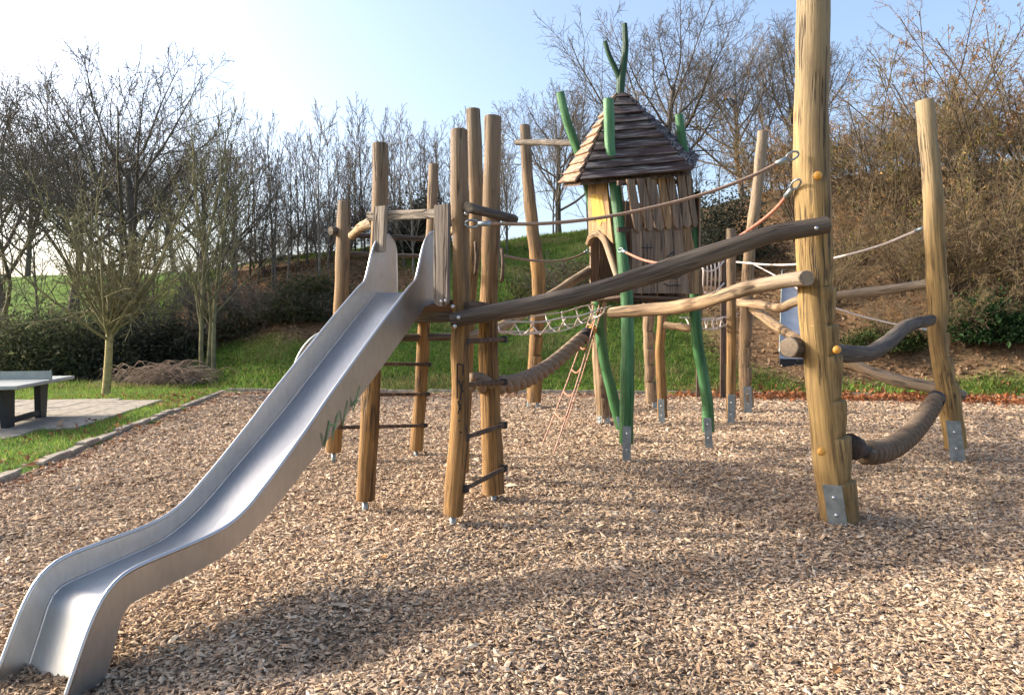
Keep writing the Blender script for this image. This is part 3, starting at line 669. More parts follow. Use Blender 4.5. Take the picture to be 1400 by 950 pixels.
# ------------------------------------------------------------------ beams between the posts
def beam_log(name, label, pts, mat, seed, sides=18, cat='beam', bolts=(), lob=.06):
    a = np.array(pts, float); mb = MB(); log(mb, a, sides, .06, lob, seed=seed)
    root = thing(name, label, cat, a[0][:3]); part('log', mb, mat, root)
    for p, d in bolts: bolt(root, p, d)
    return root
def WP(x, y, Y, r): return (*W(x, y, Y), r)
yA = BPb[1]-.23
beam_log('balance_beam', 'long dark weathered beam rising from the tower to the tall notched post', [WP(617, 438, P1[1]-.16, .062), WP(690, 425, 6.02, .07), WP(780, 407, 6.02, .072), WP(870, 381, 6.02, .074), WP(960, 352, 6.01, .076), WP(1050, 322, 6., .072), WP(1131, 307, yA, .066)], 'dark_log', 61, 20,
    bolts=((W(627, 434, P1[1]-.225), V(0, -1, 0)), (W(622, 446, P1[1]-.222), V(0, -1, 0)), (W(1116, 312, yA-.07), V(0, -1, 0))))
beam_log('balance_beam', 'pale crooked beam from the green playhouse leg to the tall notched post', [WP(836, 428, 9.05, .062), WP(870, 425, 8.65, .07), WP(920, 421, 8.1, .07), WP(965, 412, 7.55, .068), WP(1010, 397, 7.0, .068), WP(1055, 387, 6.5, .066), WP(1103, 380, 5.98, .062)], 'pale_log', 62, 18, bolts=((W(1086, 384, 6.07), V(-.2, -1, 0)),))
sl_ = beam_log('climbing_log', 'dark S-shaped log between the two tall right posts, pale sawn end facing forward', [WP(1079, 475, 6.2, .085), WP(1112, 479, 6.5, .08), WP(1150, 483, 6.75, .076), WP(1190, 482, 7.3, .075), WP(1215, 467, 7.8, .075), WP(1240, 446, 8.5, .075), WP(1272, 438, 9.25, .07)], 'dark_log', 63, 18)
a, d = W(1079, 475, 6.2), nrm(W(1079, 475, 6.2)-W(1112, 479, 6.5)); mb = MB(); log(mb, [(*(a-d*.02), .082), (*(a+d*.012), .081)], 18, .03, .05, seed=63); part('sawn_end', mb, 'pale_log', sl_)
beam_log('climbing_log', 'upper slender pale log running to the right post behind the tall notched post', [WP(1008, 414, 14.9, .075), WP(1035, 416, 13.8, .078), WP(1065, 421, 12.6, .078), WP(1090, 412, 11.7, .07), WP(1138, 405, 10.9, .06), WP(1200, 398, 10.2, .065), WP(1275, 387, 9.5, .062)], 'pale_log', 64, 14)
beam_log('climbing_log', 'lower pale log sloping down to the foot of the right post', [WP(1030, 422, 14.8, .09), WP(1062, 446, 13.4, .09), WP(1098, 468, 12.2, .08), WP(1145, 487, 11.2, .075), WP(1190, 508, 10.6, .075), WP(1235, 522, 10., .08), WP(1290, 533, 9.55, .075), WP(1318, 541, 9.5, .06)], 'pale_log', 65, 14)
beam_log('balance_beam', 'sloping light log from the tower up to the playhouse doorway', [WP(632, 464, 7.9, .06), WP(690, 444, 8.8, .06), WP(740, 412, 9.7, .062), WP(780, 386, 10.4, .062), WP(818, 363, 11.0, .065)], 'pale_log', 66, 14)
beam_log('high_bar', 'thin dark bar high up between the left post and the playhouse roof', [WP(707, 195, 15.6, .06), WP(745, 195, 13.8, .055), WP(790, 196, 11.6, .05)], 'dark_log', 67, 10, 'bar')

# ------------------------------------------------------------------ ropes
def rope(name, label, pts, r, mat, eyes=(True, True), cat='rope', sleeve='galv'):
    p = np.asarray(pts, float); root = thing(name, label, cat, p[0]); mb = MB(); tube(mb, p, r, 7, .07); part('cord', mb, mat, root)
    for e_, i, j in ((eyes[0], 0, 1), (eyes[1], -1, -2)):
        if not e_: continue
        d = nrm(p[i]-p[j]); u_ = nrm(np.cross(d, V(0, 1, 0))); c_ = p[i]+d*.05; mb = MB()
        tube(mb, [c_+d*(.055*math.cos(a)-.0)+u_*.03*math.sin(a) for a in np.linspace(0, 6.2832, 13)], .009, 6, .03); part('eye_loop', mb, sleeve, root)
        mb = MB(); tube(mb, [p[i]-d*.1, p[i]], r*1.5, 8, .05); part('sleeve', mb, sleeve, root)
    return root
rope('rope_handrail', 'long brown guide rope from the tower over the dark beam to the tall post', [W(654, 306, 6.12), W(740, 306, 6.1), W(820, 298, 6.1), W(900, 282, 6.1), W(970, 263, 6.1), W(1030, 240, 6.1), W(1076, 217, 6.12)], .0145, 'rope_brown')
rope('rope_handrail', 'short red guide rope dropping from the tall post behind the dark beam', [W(1083, 258, 6.2), W(1060, 286, 6.4), W(1030, 310, 6.75), W(990, 335, 7.2), W(930, 360, 7.9), W(885, 357, 8.55), W(851, 343, 9.15)], .0145, 'rope_red', cat='rope')
rope('rope_handrail', 'pale rope sagging behind the tall notched post to the right post', [W(1003, 358, 14.9), W(1050, 362, 13.2), W(1095, 361, 11.9), W(1140, 353, 10.9), W(1200, 337, 10.1), W(1262, 312, 9.5)], .017, 'rope_pale')
rope('guide_rope', 'thin pale rope slanting down behind the tall post and the dark S-shaped log', [W(1026, 359, 14.85), W(1060, 377, 13.3), W(1095, 397, 12.), W(1140, 420, 10.9), W(1200, 438, 10.1), W(1272, 452, 9.55)], .013, 'rope_pale')
rope('rope_handrail', 'brown rope sagging from the tower post to the playhouse doorway', [W(690, 350, 7.35), W(725, 356, 8.6), W(760, 357, 9.6), W(785, 352, 10.3), W(803, 344, 10.8)], .014, 'rope_brown', (False, True))
# twisted rope swing between tower and playhouse
pth = spline([W(648, 523, 6.9), W(690, 526, 7.6), W(725, 516, 8.5), W(760, 494, 9.5), W(800, 459, 10.75)], .012)
root = thing('thick_rope', 'thick twisted tan rope hanging from the tower ladder to the green playhouse leg', 'rope', pth[0])
sl = np.concatenate([[0], np.cumsum(np.linalg.norm(np.diff(pth, axis=0), axis=1))]); T_, U_, B_ = frames(pth)
for k in range(3):
    a = sl*6.2832/.7+k*6.2832/3; q = pth+.054*(np.cos(a)[:, None]*U_+np.sin(a)[:, None]*B_); mb = MB(); tube(mb, q[::2], .046, 8, .5); part('strand', mb, 'rope_tan', root)
mb = MB(); tube(mb, [W(795, 463, 10.6), W(803, 456, 10.82)], .095, 12, .1); part('rubber_sleeve', mb, 'rubber', root)
mb = MB(); tube(mb, [W(801, 458, 10.8), W(812, 449, 11.)], .06, 10, .1); part('end_cap', mb, 'cap', root)
# coil-wrapped rope between the right posts
pth = spline([W(1160, 609, 6.28), W(1185, 618, 6.6), W(1212, 615, 7.15), W(1240, 598, 7.85), W(1262, 573, 8.5), W(1280, 545, 9.2)], .012)
root = thing('thick_rope', 'fat coil-wrapped rope hanging low between the two right posts', 'rope', pth[0])
sl = np.concatenate([[0], np.cumsum(np.linalg.norm(np.diff(pth, axis=0), axis=1))]); T_, U_, B_ = frames(pth)
mb = MB(); tube(mb, pth[::4], .058, 12, .5); part('core', mb, 'rope_dark', root)  # near-black core: shade of the grooves between windings is put into its colour
nn_ = 20*16; tt_ = np.linspace(.1, .97, nn_)*sl[-1]; ip = lambda A: np.stack([np.interp(tt_, sl, A[:, k]) for k in range(3)], 1)
ang = np.linspace(0, 20*6.2832, nn_); q = ip(pth)+.06*(np.cos(ang)[:, None]*ip(U_)+np.sin(ang)[:, None]*ip(B_)); mb = MB(); tube(mb, q, .052, 8, 9); part('wrapping', mb, 'rope_worn', root)
for i, j in ((0, 12), (-12, -1)):
    mb = MB(); tube(mb, [pth[i], pth[j]], .105, 12, .3); part('rubber_sleeve', mb, 'rubber' if i else 'rope_dark', root)
# red rope climbing net, feet on the ground
root = thing('rope_climbing_net', 'narrow faded red rope net slanting from the playhouse doorway to the bark chips', 'climbing net', G(755, 612))
tops = [W(812, 418, 10.9), W(822, 408, 10.7), W(829, 400, 10.55)]; feet = [G(741, 608), G(757, 621), G(771, 588)]
for a, b_ in zip(tops, feet): mb = MB(); tube(mb, sag(a, b_, .06, 7), .0095, 6, .2); part('rope_strand', mb, 'rope_faded', root)
for t_ in np.linspace(.12, .75, 5):
    q = [a*(1-t_)+b_*t_-V(0, 0, .24*t_*(1-t_)) for a, b_ in zip(tops, feet)]; mb = MB(); tube(mb, [q[0], (q[0]+q[1])/2+V(0, 0, -.06), q[1], (q[1]+q[2])/2+V(0, 0, .05), q[2]], .011, 6, .06); part('rope_rung', mb, 'rope_red', root)
def net(name, label, A, B, sagd, nl, nc, r, mat, wave=.06):
    """hammock-like net between end lines A=(a0,a1) and B=(b0,b1)"""
    root = thing(name, label, 'net', A[0]); A = [np.asarray(q, float) for q in A]; B = [np.asarray(q, float) for q in B]
    def P(u, v):
        a = A[0]*(1-v)+A[1]*v; b = B[0]*(1-v)+B[1]*v; p = a*(1-u)+b*u
        return p-V(0, 0, sagd*4*u*(1-u)*(.45+.55*math.sin(v*math.pi))+ (.12*math.sin(v*math.pi) if nl > 2 else 0))
    for k in range(nl):
        mb = MB(); tube(mb, [P(u, k/(nl-1))+V(0, 0, wave*.4*math.sin(u*17+k*2)) for u in np.linspace(0, 1, 15)], r, 6, .15); part('long_rope', mb, mat, root)
    for k in range(nc):
        u = (k+.5)/nc; mb = MB(); tube(mb, [P(u+wave*.5*math.sin(v*6.28*1.5+k), v) for v in np.linspace(0, 1, 9)], r, 6, .15); part('cross_rope', mb, mat, root)
    return root
net('net_bridge', 'pale rope net bridge slung between the tower and the playhouse', (W(690, 441, 7.35), W(660, 436, 8.4)), (W(836, 418, 9.9), W(812, 415, 11.)), .13, 4, 7, .0095, 'rope_pale', .02)
net('net_floor', 'dark rope net slung under the playhouse floor', (W(862, 411, 9.6), W(850, 411, 11.)), (W(955, 412, 10.3), W(935, 412, 11.4)), .05, 5, 12, .014, 'black_net')
net('net_bridge', 'low rope net bridge from the playhouse to the thin orange-brown post', (W(950, 434, 10.6), W(930, 434, 11.6)), (W(994, 432, 13.1), W(1012, 428, 14.9)), .12, 4, 7, .011, 'rope_pale', .02)
for k, (x, y, Y) in enumerate(((921, 445, 11.6), (938, 447, 11.3))):
    mb = MB(); log(mb, [WP(x-12, y-1, Y, .055), WP(x+2, y+2, Y-.1, .06), WP(x+12, y, Y-.2, .055)], 10, .08, .08, seed=90+k)
    solo('wooden_step', mb, 'pale_log', W(x, y, Y), ('left', 'right')[k]+' one of two short pale wooden steps hung beneath the playhouse', 'step', 'hanging wooden steps')

# ------------------------------------------------------------------ playhouse on green legs
apex = W(847, 126, 10.35); FL, FR, BLc, BRc = W(792, 250, 9.5), W(944, 236, 9.75), W(768, 253, 11.0), W(952, 218, 11.2)
house = thing('playhouse', 'crooked wooden playhouse on green forked legs with a flaking shingled roof', 'playhouse', (1.7, 10.3, 0))
def hpost(ctl, r0, r1, seed, mat='green', shoe_=None):
    pts = [W(*c_) for c_ in ctl]; n = len(pts); pts = [(*p, r0+(r1-r0)*i/(n-1)) for i, p in enumerate(pts)]
    mb = MB(); log(mb, pts, 16, .07, .05, seed=seed); o = part('leg', mb, mat, house)
    if shoe_:
        b0 = np.array(pts[0][:3]); up = nrm(np.array(pts[1][:3])-b0); d = V(math.cos(shoe_[0]), math.sin(shoe_[0]), 0); s_ = V(-d[1], d[0], 0)
        g0 = V(b0[0], b0[1], 0)-up*.0; mb = MB(); boxax(mb, g0+d*(r0*.95+.006)+up*(shoe_[1]/2-.03), s_*.05, d*.007, up*(shoe_[1]/2+.03), .003); pl = part('foot_plate', mb, 'galv', o)
        for q in (.35, .8): bolt(pl, g0+d*(r0*.95+.013)+up*shoe_[1]*q, d, BOLT_S)
    return o
gg1 = G(855, 630)[1]; gg2 = G(969, 612)[1]; gg3 = G(850, 600)[1]
hpost([(856, 606, gg1), (857, 540, gg1), (858, 470, gg1+.05), (857, 410, gg1+.1), (850, 340, gg1+.2), (842, 265, gg1+.38), (834, 200, gg1+.46), (832, 136, gg1+.5)], .087, .066, 71, shoe_=(math.radians(-95), .44))
hpost([(969, 590, gg2), (966, 540, gg2), (954, 470, gg2), (950, 410, gg2), (950, 340, gg2+.05), (943, 270, gg2+.1), (934, 200, gg2+.2), (928, 158, gg2+.25)], .082, .06, 72, shoe_=(math.radians(-100), .42))
hpost([(850, 585, gg3), (840, 550, gg3), (824, 480, gg3-.1), (818, 410, gg3-.2), (817, 340, gg3-.25), (808, 275, gg3-.25), (793, 215, gg3-.2), (775, 165, gg3-.2), (766, 127, gg3-.2)], .085, .058, 73, 'green', shoe_=(math.radians(-60), .35))
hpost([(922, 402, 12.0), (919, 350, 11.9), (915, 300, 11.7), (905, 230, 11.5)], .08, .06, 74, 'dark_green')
# forked finial
mb = MB(); log(mb, [WP(848, 130, 10.35, .055), WP(849, 108, 10.35, .06), WP(852, 92, 10.35, .05), WP(855, 65, 10.36, .042), WP(854, 33, 10.37, .036)], 12, .06, .04, seed=75); fn = part('finial', mb, 'dark_green', house)
mb = MB(); log(mb, [WP(849, 112, 10.35, .045), WP(842, 96, 10.34, .04), WP(833, 76, 10.33, .035), WP(827, 57, 10.33, .03)], 10, .06, .04, seed=76); part('fork', mb, 'dark_green', fn)
mb = MB(); tube(mb, [W(837, 90, 10.34), W(852, 89, 10.36)], .008, 6, .1); part('tie_bar', mb, 'galv', fn)
# roof: four pitches of nine overlapping boards
mb = MB(); ctr = (FL+FR+BLc+BRc)/4; inn = lambda p: apex+(p-apex)*.985-V(0, 0, .05)
mb.add([inn(FL), inn(FR), inn(BRc), inn(BLc), apex-V(0, 0, .09)], [(0, 1, 4), (1, 2, 4), (2, 3, 4), (3, 0, 4), (3, 2, 1, 0)], smooth=False); roof = part('roof', mb, 'brown_board', house)
r2 = np.random.default_rng(4)
for (A, Bq, mt) in ((FL, FR, 'roof'), (BLc, FL, 'roof_sunlit'), (FR, BRc, 'roof'), (BRc, BLc, 'roof')):
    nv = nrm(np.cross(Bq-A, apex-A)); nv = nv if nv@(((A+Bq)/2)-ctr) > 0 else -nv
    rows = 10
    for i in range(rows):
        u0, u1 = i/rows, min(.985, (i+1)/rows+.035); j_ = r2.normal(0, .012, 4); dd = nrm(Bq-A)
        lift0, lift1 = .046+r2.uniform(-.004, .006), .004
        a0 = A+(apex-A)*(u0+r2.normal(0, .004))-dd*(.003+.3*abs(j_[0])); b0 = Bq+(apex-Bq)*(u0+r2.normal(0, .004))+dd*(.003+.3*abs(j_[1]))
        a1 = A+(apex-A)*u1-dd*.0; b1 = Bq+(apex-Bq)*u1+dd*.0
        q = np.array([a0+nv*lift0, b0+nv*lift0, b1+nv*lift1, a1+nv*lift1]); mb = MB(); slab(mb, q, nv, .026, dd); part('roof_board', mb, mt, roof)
# walls
fl_z = float(W(880, 404, 9.6)[2])
def wallpt(x, y): return W(x, y, gg1+.12+(x-850)/100*.85)      # front wall plane from the front leg back to the right leg
wn = nrm(np.cross(wallpt(950, 300)-wallpt(850, 300), V(0, 0, 1))); wn = wn if wn[1] < 0 else -wn
def wplank(name, q4, mat, t=.025, off=0., parent=None, rnd=True, fn=wallpt, nrm_=None):
    nn__ = wn if nrm_ is None else nrm_
    (x0, y0), (x1, y1), (x2, y2), (x3, y3) = q4                  # tl, tr, br, bl
    o = [(x0, y0), (x1, y1), ((x1*.5+x2*.5)+r2.normal(0, .5), (y1+y2)/2), (x2, y2-3)]
    o += [((x2*2+x3)/3, (y2+y3)/2+1.5), ((x2+x3*2)/3, (y2+y3)/2+1.5)] if rnd else []
    o += [(x3, y3-3), ((x0+x3)/2+r2.normal(0, .5), (y0+y3)/2)]
    mb = MB(); slab(mb, [fn(*p)+nn__*off for p in o][::-1], nn__, t, V(0, 0, 1)); return part(name, mb, mat, parent or house)
for i, (q, mt) in enumerate((([(853, 246), (863, 246), (874, 316), (864, 317)], 'plank'), ([(867, 245), (876, 245), (889, 314), (879, 315)], 'plank'), ([(878, 244), (892, 243), (904, 314), (892, 315)], 'plank'), ([(895, 243), (904, 242), (914, 312), (905, 313)], 'plank_tan'),
        ([(906, 242), (917, 241), (930, 312), (918, 313)], 'plank'), ([(921, 240), (931, 239), (941, 310), (930, 311)], 'plank'), ([(933, 239), (941, 238), (950, 309), (943, 310)], 'plank'))):
    wplank('upper_plank', q, mt, off=.03+.004*(i % 2))
low = [(862, 312), (876, 312), (885, 312), (893, 311), (905, 311), (917, 310), (930, 310), (942, 309)]
lob_ = [(860, 404), (877, 404), (886, 404), (897, 404), (911, 404), (926, 404), (942, 405), (961, 405)]
lps = []
for i in range(7):
    q = [(low[i][0]+.3, low[i][1]), (low[i+1][0]-.3, low[i+1][1]), (lob_[i+1][0]-.3, lob_[i+1][1]), (lob_[i][0]+.3, lob_[i][1])]
    lps.append(wplank('lower_plank', q, 'plank_tan' if i == 6 else 'plank', off=.0+.003*(i % 2), rnd=False))
mb = MB(); k = 0
for st in ([(874, 339), (890, 339)], [(882, 334), (882, 345)], [(909, 352), (919, 344), (918, 352), (911, 356)], [(905, 388), (912, 391), (921, 390), (928, 391)], [(913, 380), (922, 381), (930, 376), (930, 369)]):
    for (p, q) in zip(st[:-1], st[1:]):
        k += 1; a, b_ = wallpt(*p)+wn*(.031+.0004*k), wallpt(*q)+wn*(.031+.0004*k); d = nrm(b_-a); e_ = np.cross(d, wn)*.008; mb.add([a-e_, a+e_, b_+e_, b_-e_], [(0, 1, 2, 3)], smooth=False)
part('graffiti', mb, 'paint_black', lps[3])
for y_ in (250, 314):
    a, b_ = wallpt(846, y_), wallpt(948, y_-2); mb = MB(); boxax(mb, (a+b_)/2-wn*.02, (b_-a)/2, wn*.016, V(0, 0, .03)); part('wall_rail', mb, 'brown_board', house)
# doorway side wall: from front leg back to the left leg
def dwpt(x, y): return W(x, y, 10.75-(x-806)/(846-806)*1.2)
dn = nrm(np.cross(dwpt(846, 300)-dwpt(806, 300), V(0, 0, 1))); dn = dn if dn[0] < 0 else -dn
for (q, mt) in (([(806, 250), (816, 250), (818, 326), (808, 328)], 'plank_tan'), ([(809, 251), (823, 250), (830, 324), (815, 326)], 'plank_tan'), ([(823, 250), (832, 249), (841, 336), (830, 324)], 'plank_tan')):
    wplank('door_plank', q, mt, off=.002*len(q[0]), rnd=False, fn=dwpt, nrm_=dn)
mb = MB(); slab(mb, [dwpt(x, y)+dn*.036 for x, y in ((811, 268), (816, 265), (822, 269), (826, 266), (829, 282), (833, 304), (827, 303), (824, 309), (818, 301), (814, 304))][::-1], dn, .002, V(0, 0, 1)); part('paint_patch', mb, 'plank_yellow', house)
ar = [dwpt(808, 333)+dn*.03, dwpt(813, 323)+dn*.035, dwpt(822, 320)+dn*.035, dwpt(831, 330)+dn*.035, dwpt(838, 352)+dn*.03, dwpt(846, 380)+dn*.02]
mb = MB(); log(mb, [(*p, r) for p, r in zip(ar, (.05, .055, .05, .045, .04, .035))], 12, .05, .05, seed=77); part('door_arch', mb, 'pale_log', house)
# back walls, floor
def bw(a, b_, n, mat='plank'):
    for i in range(n):
        p0, p1 = a+(b_-a)*i/n, a+(b_-a)*(i+.93)/n; z0, z1 = fl_z, 3.5
        mb = MB(); nv = nrm(np.cross(b_-a, V(0, 0, 1))); slab(mb, [V(p0[0], p0[1], z0), V(p1[0], p1[1], z0), V(p1[0], p1[1], z1), V(p0[0], p0[1], z1)], nv, .025, V(0, 0, 1)); part('back_plank', mb, mat, house)
cFL, cFR, cBL, cBR = wallpt(852, 404), wallpt(955, 404), dwpt(806, 404), V(2.35, 11.75, 0)
bw(cBL, cBR, 9); bw(cFR, cBR, 8)
for i in range(9):
    t0, t1 = i/9, (i+.94)/9; q = [cFL+(cBL-cFL)*t0, cFR+(cBR-cFR)*t0, cFR+(cBR-cFR)*t1, cFL+(cBL-cFL)*t1]; q = [V(p[0], p[1], fl_z-.03) for p in q]
    mb = MB(); slab(mb, q, V(0, 0, 1), .03); part('floor_board', mb, 'brown_board', house)

# ------------------------------------------------------------------ far slide on the bank and net frame
fx = 7.66; f0 = V(fx, 20.6, 0)
fs = thing('slide', 'small far steel slide on the brown bank behind the tall post', 'slide', (fx, 20.6, ground_z(fx, 20.6)))
prof = []
for i in range(40):
    u = i/39; Y = 20.5+u*3.6; prof.append((Y, max(.68, ground_z(fx+(Y-20.5)*.371, Y)+.12+.2*u)+.1*math.sin(u*17)*min(1, u*4)))
mb = MB(); v = []
for (o_, dz_) in ((-.42, .02), (-.2, 0), (.2, 0), (.42, .02)): v += [V(fx+o_+(Y-20.5)*.371, Y, z_+dz_) for Y, z_ in prof]
f = [(c_*40+i, c_*40+i+1, c_*40+41+i, c_*40+40+i) for c_ in range(3) for i in range(39)]; v = np.array(v); f += [tuple(q+160 for q in reversed(x)) for x in list(f)]
mb.add(np.vstack([v, v-V(0, 0, .01)]), f); part('slide_bed', mb, 'steel_far', fs)
for s_ in (-1, 1):
    mb = MB(); v = []
    for o_ in (.425, .44):
        for h_ in (.2, -.12): v += [V(fx+s_*o_+(Y-20.5)*.371, Y, z_+h_) for Y, z_ in prof]
    f = [(a+i, a+i+1, b_+i+1, b_+i) for a, b_ in ((0, 40), (80, 120), (0, 80), (40, 120)) for i in range(39)]+[(0, 40, 120, 80)]; mb.add(v, f, smooth=False); wl = part('side_wall', mb, 'steel_far', fs)
    mb = MB(); tube(mb, [V(fx+s_*.432+(Y-20.5)*.371, Y, z_+.2) for Y, z_ in prof[::2]], .022, 6, .5); part('rim', mb, 'net_metal', wl)
mb = MB(); boxax(mb, V(fx, 20.46, prof[0][1]-.1), V(.44, 0, 0), V(0, .02, 0), V(0, 0, .12)); part('end_plate', mb, 'rubber', fs)
nf = thing('rope_net', 'small wooden frame with pale rope net right of the playhouse', 'net', (5.2, 18.3, 0))
for x in (956, 989):
    a = W(x, 400, 18.); b_ = W(x+1, 343, 18.); mb = MB(); boxax(mb, V(a[0], 18., (b_[2])/2-.05), V(.06, 0, 0), V(0, .05, 0), V(0, 0, b_[2]/2+.05), .01); part('frame_post', mb, 'brown_board', nf)
for y in (352, 388):
    a, b_ = W(956, y, 17.97), W(989, y, 17.97); mb = MB(); boxax(mb, (a+b_)/2, V(.3, 0, 0), V(0, .02, 0), V(0, 0, .05)); part('frame_rail', mb, 'brown_board', nf)
for i in range(5):
    mb = MB(); x = 960+i*5.5; tube(mb, [W(x, 352, 17.9), W(x+2, 372, 17.85), W(x+1, 398, 17.9)], .022, 6, .3); part('rope_strand', mb, 'rope_pale', nf)
for y in (366, 396):
    mb = MB(); tube(mb, [W(956, y-3, 17.9), W(966, y+6, 17.86), W(978, y+3, 17.86), W(990, y-9, 17.9)], .022, 6, .2); part('rope_cross', mb, 'rope_pale', nf)

# ------------------------------------------------------------------ trees and shrubs
UP = V(0, 0, 1)
def grow(seed, cfg, H):
    """recursive bare tree, H metres high; returns {level: [(points, radii)]}"""
    r = np.random.default_rng(seed); out = {i: [] for i in range(6)}
    def br(p, d, L, r0, lv):
        c_ = cfg[lv]; n = c_['n']; pts = [p]; rs = [r0]; dirs = []
        for i in range(n):
            d = nrm(d+r.normal(0, c_['wob'], 3)+UP*c_['trop']); p = p+d*L/n; pts.append(p); dirs.append(d); rs.append(max(c_.get('rmin', .004), r0*(1-(i+1)/n*(1-c_['tip']))))
        out[lv].append((np.array(pts), np.array(rs)))
        if lv+1 < len(cfg) and c_['ch'] > 0:
            k = c_['ch']; k = int(k+r.random()) if lv else int(k); az0 = r.uniform(0, 6.28)
            for j in range(k):
                t = c_['t0']+(1-c_['t0'])*((j+r.random())/k)**c_.get('pw', 1.); x = min(n-1e-3, t*n); i = int(x)
                q = pts[i]+(pts[i+1]-pts[i])*(x-i); dd = dirs[i]; rr = rs[i]+(rs[i+1]-rs[i])*(x-i)
                az = az0+j*2.4+r.normal(0, .4); a = math.radians(c_['ang']*(1.15-.35*t)+r.normal(0, 8))
                u_ = nrm(np.cross(dd, V(.3, .2, 1) if abs(dd[2]) < .95 else V(1, 0, 0))); v_ = np.cross(dd, u_)
                nd_ = dd*math.cos(a)+(u_*math.cos(az)+v_*math.sin(az))*math.sin(a)
                LL = L*c_['lr']*(1-.55*(t-c_['t0'])/(1.001-c_['t0']))*r.uniform(.75, 1.2)
                br(q, nd_, LL, max(cfg[lv+1].get('rmin', .004), min(rr*.8, rr*c_.get('rr', .6))), lv+1)
    br(V(0, 0, -.25), nrm(V(r.normal(0, .04), r.normal(0, .04), 1)), H*cfg[0]['len'], H*cfg[0]['rad'], 0)
    return out
def tubes_np(brs, sides):
    """vectorised tubes, branches grouped by point count"""
    vs, fs, base = [], [], 0; by = {}
    for p, r in brs: by.setdefault(len(p), []).append((p, r))
    th = np.arange(sides)/sides*2*math.pi
    for n, L in by.items():
        P = np.stack([q[0] for q in L]); R = np.stack([q[1] for q in L]); D = P[:, -1]-P[:, 0]; D /= np.linalg.norm(D, axis=1)[:, None]+1e-9
        ref = np.where(np.abs(D[:, 2:3]) < .9, V(0, 0, 1)[None], V(1, 0, 0)[None]); U = np.cross(D, ref); U /= np.linalg.norm(U, axis=1)[:, None]; B = np.cross(D, U)
        ring = np.cos(th)[None, :, None]*U[:, None]+np.sin(th)[None, :, None]*B[:, None]
        v = P[:, :, None]+R[:, :, None, None]*ring[:, None]; N = len(L); vs.append(v.reshape(-1, 3))
        i0 = np.arange(N)[:, None, None]*(n*sides)+np.arange(n-1)[None, :, None]*sides; j = np.arange(sides)[None, None]; k = (j+1) % sides
        fs.append(np.stack([i0+j, i0+k, i0+sides+k, i0+sides+j], -1).reshape(-1, 4)+base); base += v.reshape(-1, 3).shape[0]
    return np.concatenate(vs), np.concatenate(fs)
def wood_mesh(name, groups, mat):
    vs, fs, b0 = [], [], 0
    for brs, sd_ in groups:
        if not brs: continue
        v, f = tubes_np(brs, sd_); vs.append(v); fs.append(f+b0); b0 += len(v)
    return raw_mesh(name, np.concatenate(vs), np.concatenate(fs), None, mat, True)
def leaf_mesh(name, pts, size, pal_, mat, r, asp=.5, droop=.0, flat=.0):
    """one folded rhombic leaf (two triangles) at each point"""
    N = len(pts); yaw = r.uniform(0, 6.2832, N); pit = r.normal(-droop, .6, N); rol = r.normal(0, .8*(1-flat), N); s = size*r.lognormal(0, .3, N)
    ux = np.stack([np.cos(yaw)*np.cos(pit), np.sin(yaw)*np.cos(pit), np.sin(pit)], 1); uy = np.stack([-np.sin(yaw), np.cos(yaw), 0*yaw], 1); uz = np.cross(ux, uy)
    uy = uy*np.cos(rol)[:, None]+uz*np.sin(rol)[:, None]; uz = np.cross(ux, uy)
    v = np.stack([pts, pts+ux*(s*.5)[:, None]+uy*(s*asp*.5)[:, None]+uz*(s*.12)[:, None], pts+ux*s[:, None], pts+ux*(s*.5)[:, None]-uy*(s*asp*.5)[:, None]+uz*(s*.12)[:, None]], 1).reshape(-1, 3)
    b0 = np.arange(N)[:, None, None]*4; f = (b0+np.array([(0, 1, 2), (0, 2, 3)])[None]).reshape(-1, 3)
    pal_ = np.asarray(pal_, float); c_ = pal_[r.integers(0, len(pal_), N)]*r.uniform(.7, 1.25, (N, 1))
    return raw_mesh(name, v, f, np.repeat(c_, 4, 0), mat)
def make_tree(name, seed, cfg, H, bark, label, cat='tree', group=None, bark0=None):
    o = grow(seed, cfg, H); root = thing(name, label, cat, (0, 0, 0), group)
    obj('trunk', wood_mesh('trunk', [(o[0], 9)], bark0 or bark), root)
    obj('crown', wood_mesh('crown', [(o[1], 6), (o[2], 4), (o[3], 3), (o[4], 3)], bark), root)
    return root, o
def put(root, x, y, s=1., rz=0., dz=0., sz=None):
    root.location = (x, y, ground_z(x, y)+dz); root.rotation_euler = (0, 0, rz); root.scale = (s, s, sz or s); return root
def label(o, l): o['label'] = l; return o
def pxX(px, Y): return (px-700)*Y/FOC

BIG = [dict(len=.5, rad=.0155, n=7, wob=.05, trop=.05, tip=.5, ch=15, t0=.24, ang=50, lr=1.12, rr=.5),
       dict(n=7, wob=.08, trop=.1, tip=.2, ch=10, t0=.22, ang=40, lr=.52, rr=.55, rmin=.012),
       dict(n=5, wob=.13, trop=.07, tip=.3, ch=7, t0=.15, ang=45, lr=.52, rr=.65, rmin=.0095),
       dict(n=3, wob=.15, trop=.06, tip=.5, ch=3.6, t0=.15, ang=42, lr=.6, rr=.8, rmin=.0075),
       dict(n=2, wob=.15, trop=.05, tip=.7, ch=0, t0=.2, ang=40, lr=.5, rmin=.0065)]
SAP = [dict(len=.97, rad=.0095, n=9, wob=.045, trop=.04, tip=.14, ch=18, t0=.18, ang=36, lr=.4, rr=.5, rmin=.012),
       dict(n=5, wob=.08, trop=.14, tip=.3, ch=6, t0=.15, ang=38, lr=.45, rr=.65, rmin=.009),
       dict(n=3, wob=.12, trop=.1, tip=.5, ch=2.6, t0=.15, ang=38, lr=.5, rr=.8, rmin=.007),
       dict(n=2, wob=.15, trop=.05, tip=.6, ch=0, t0=.2, ang=40, lr=.5, rmin=.0055)]
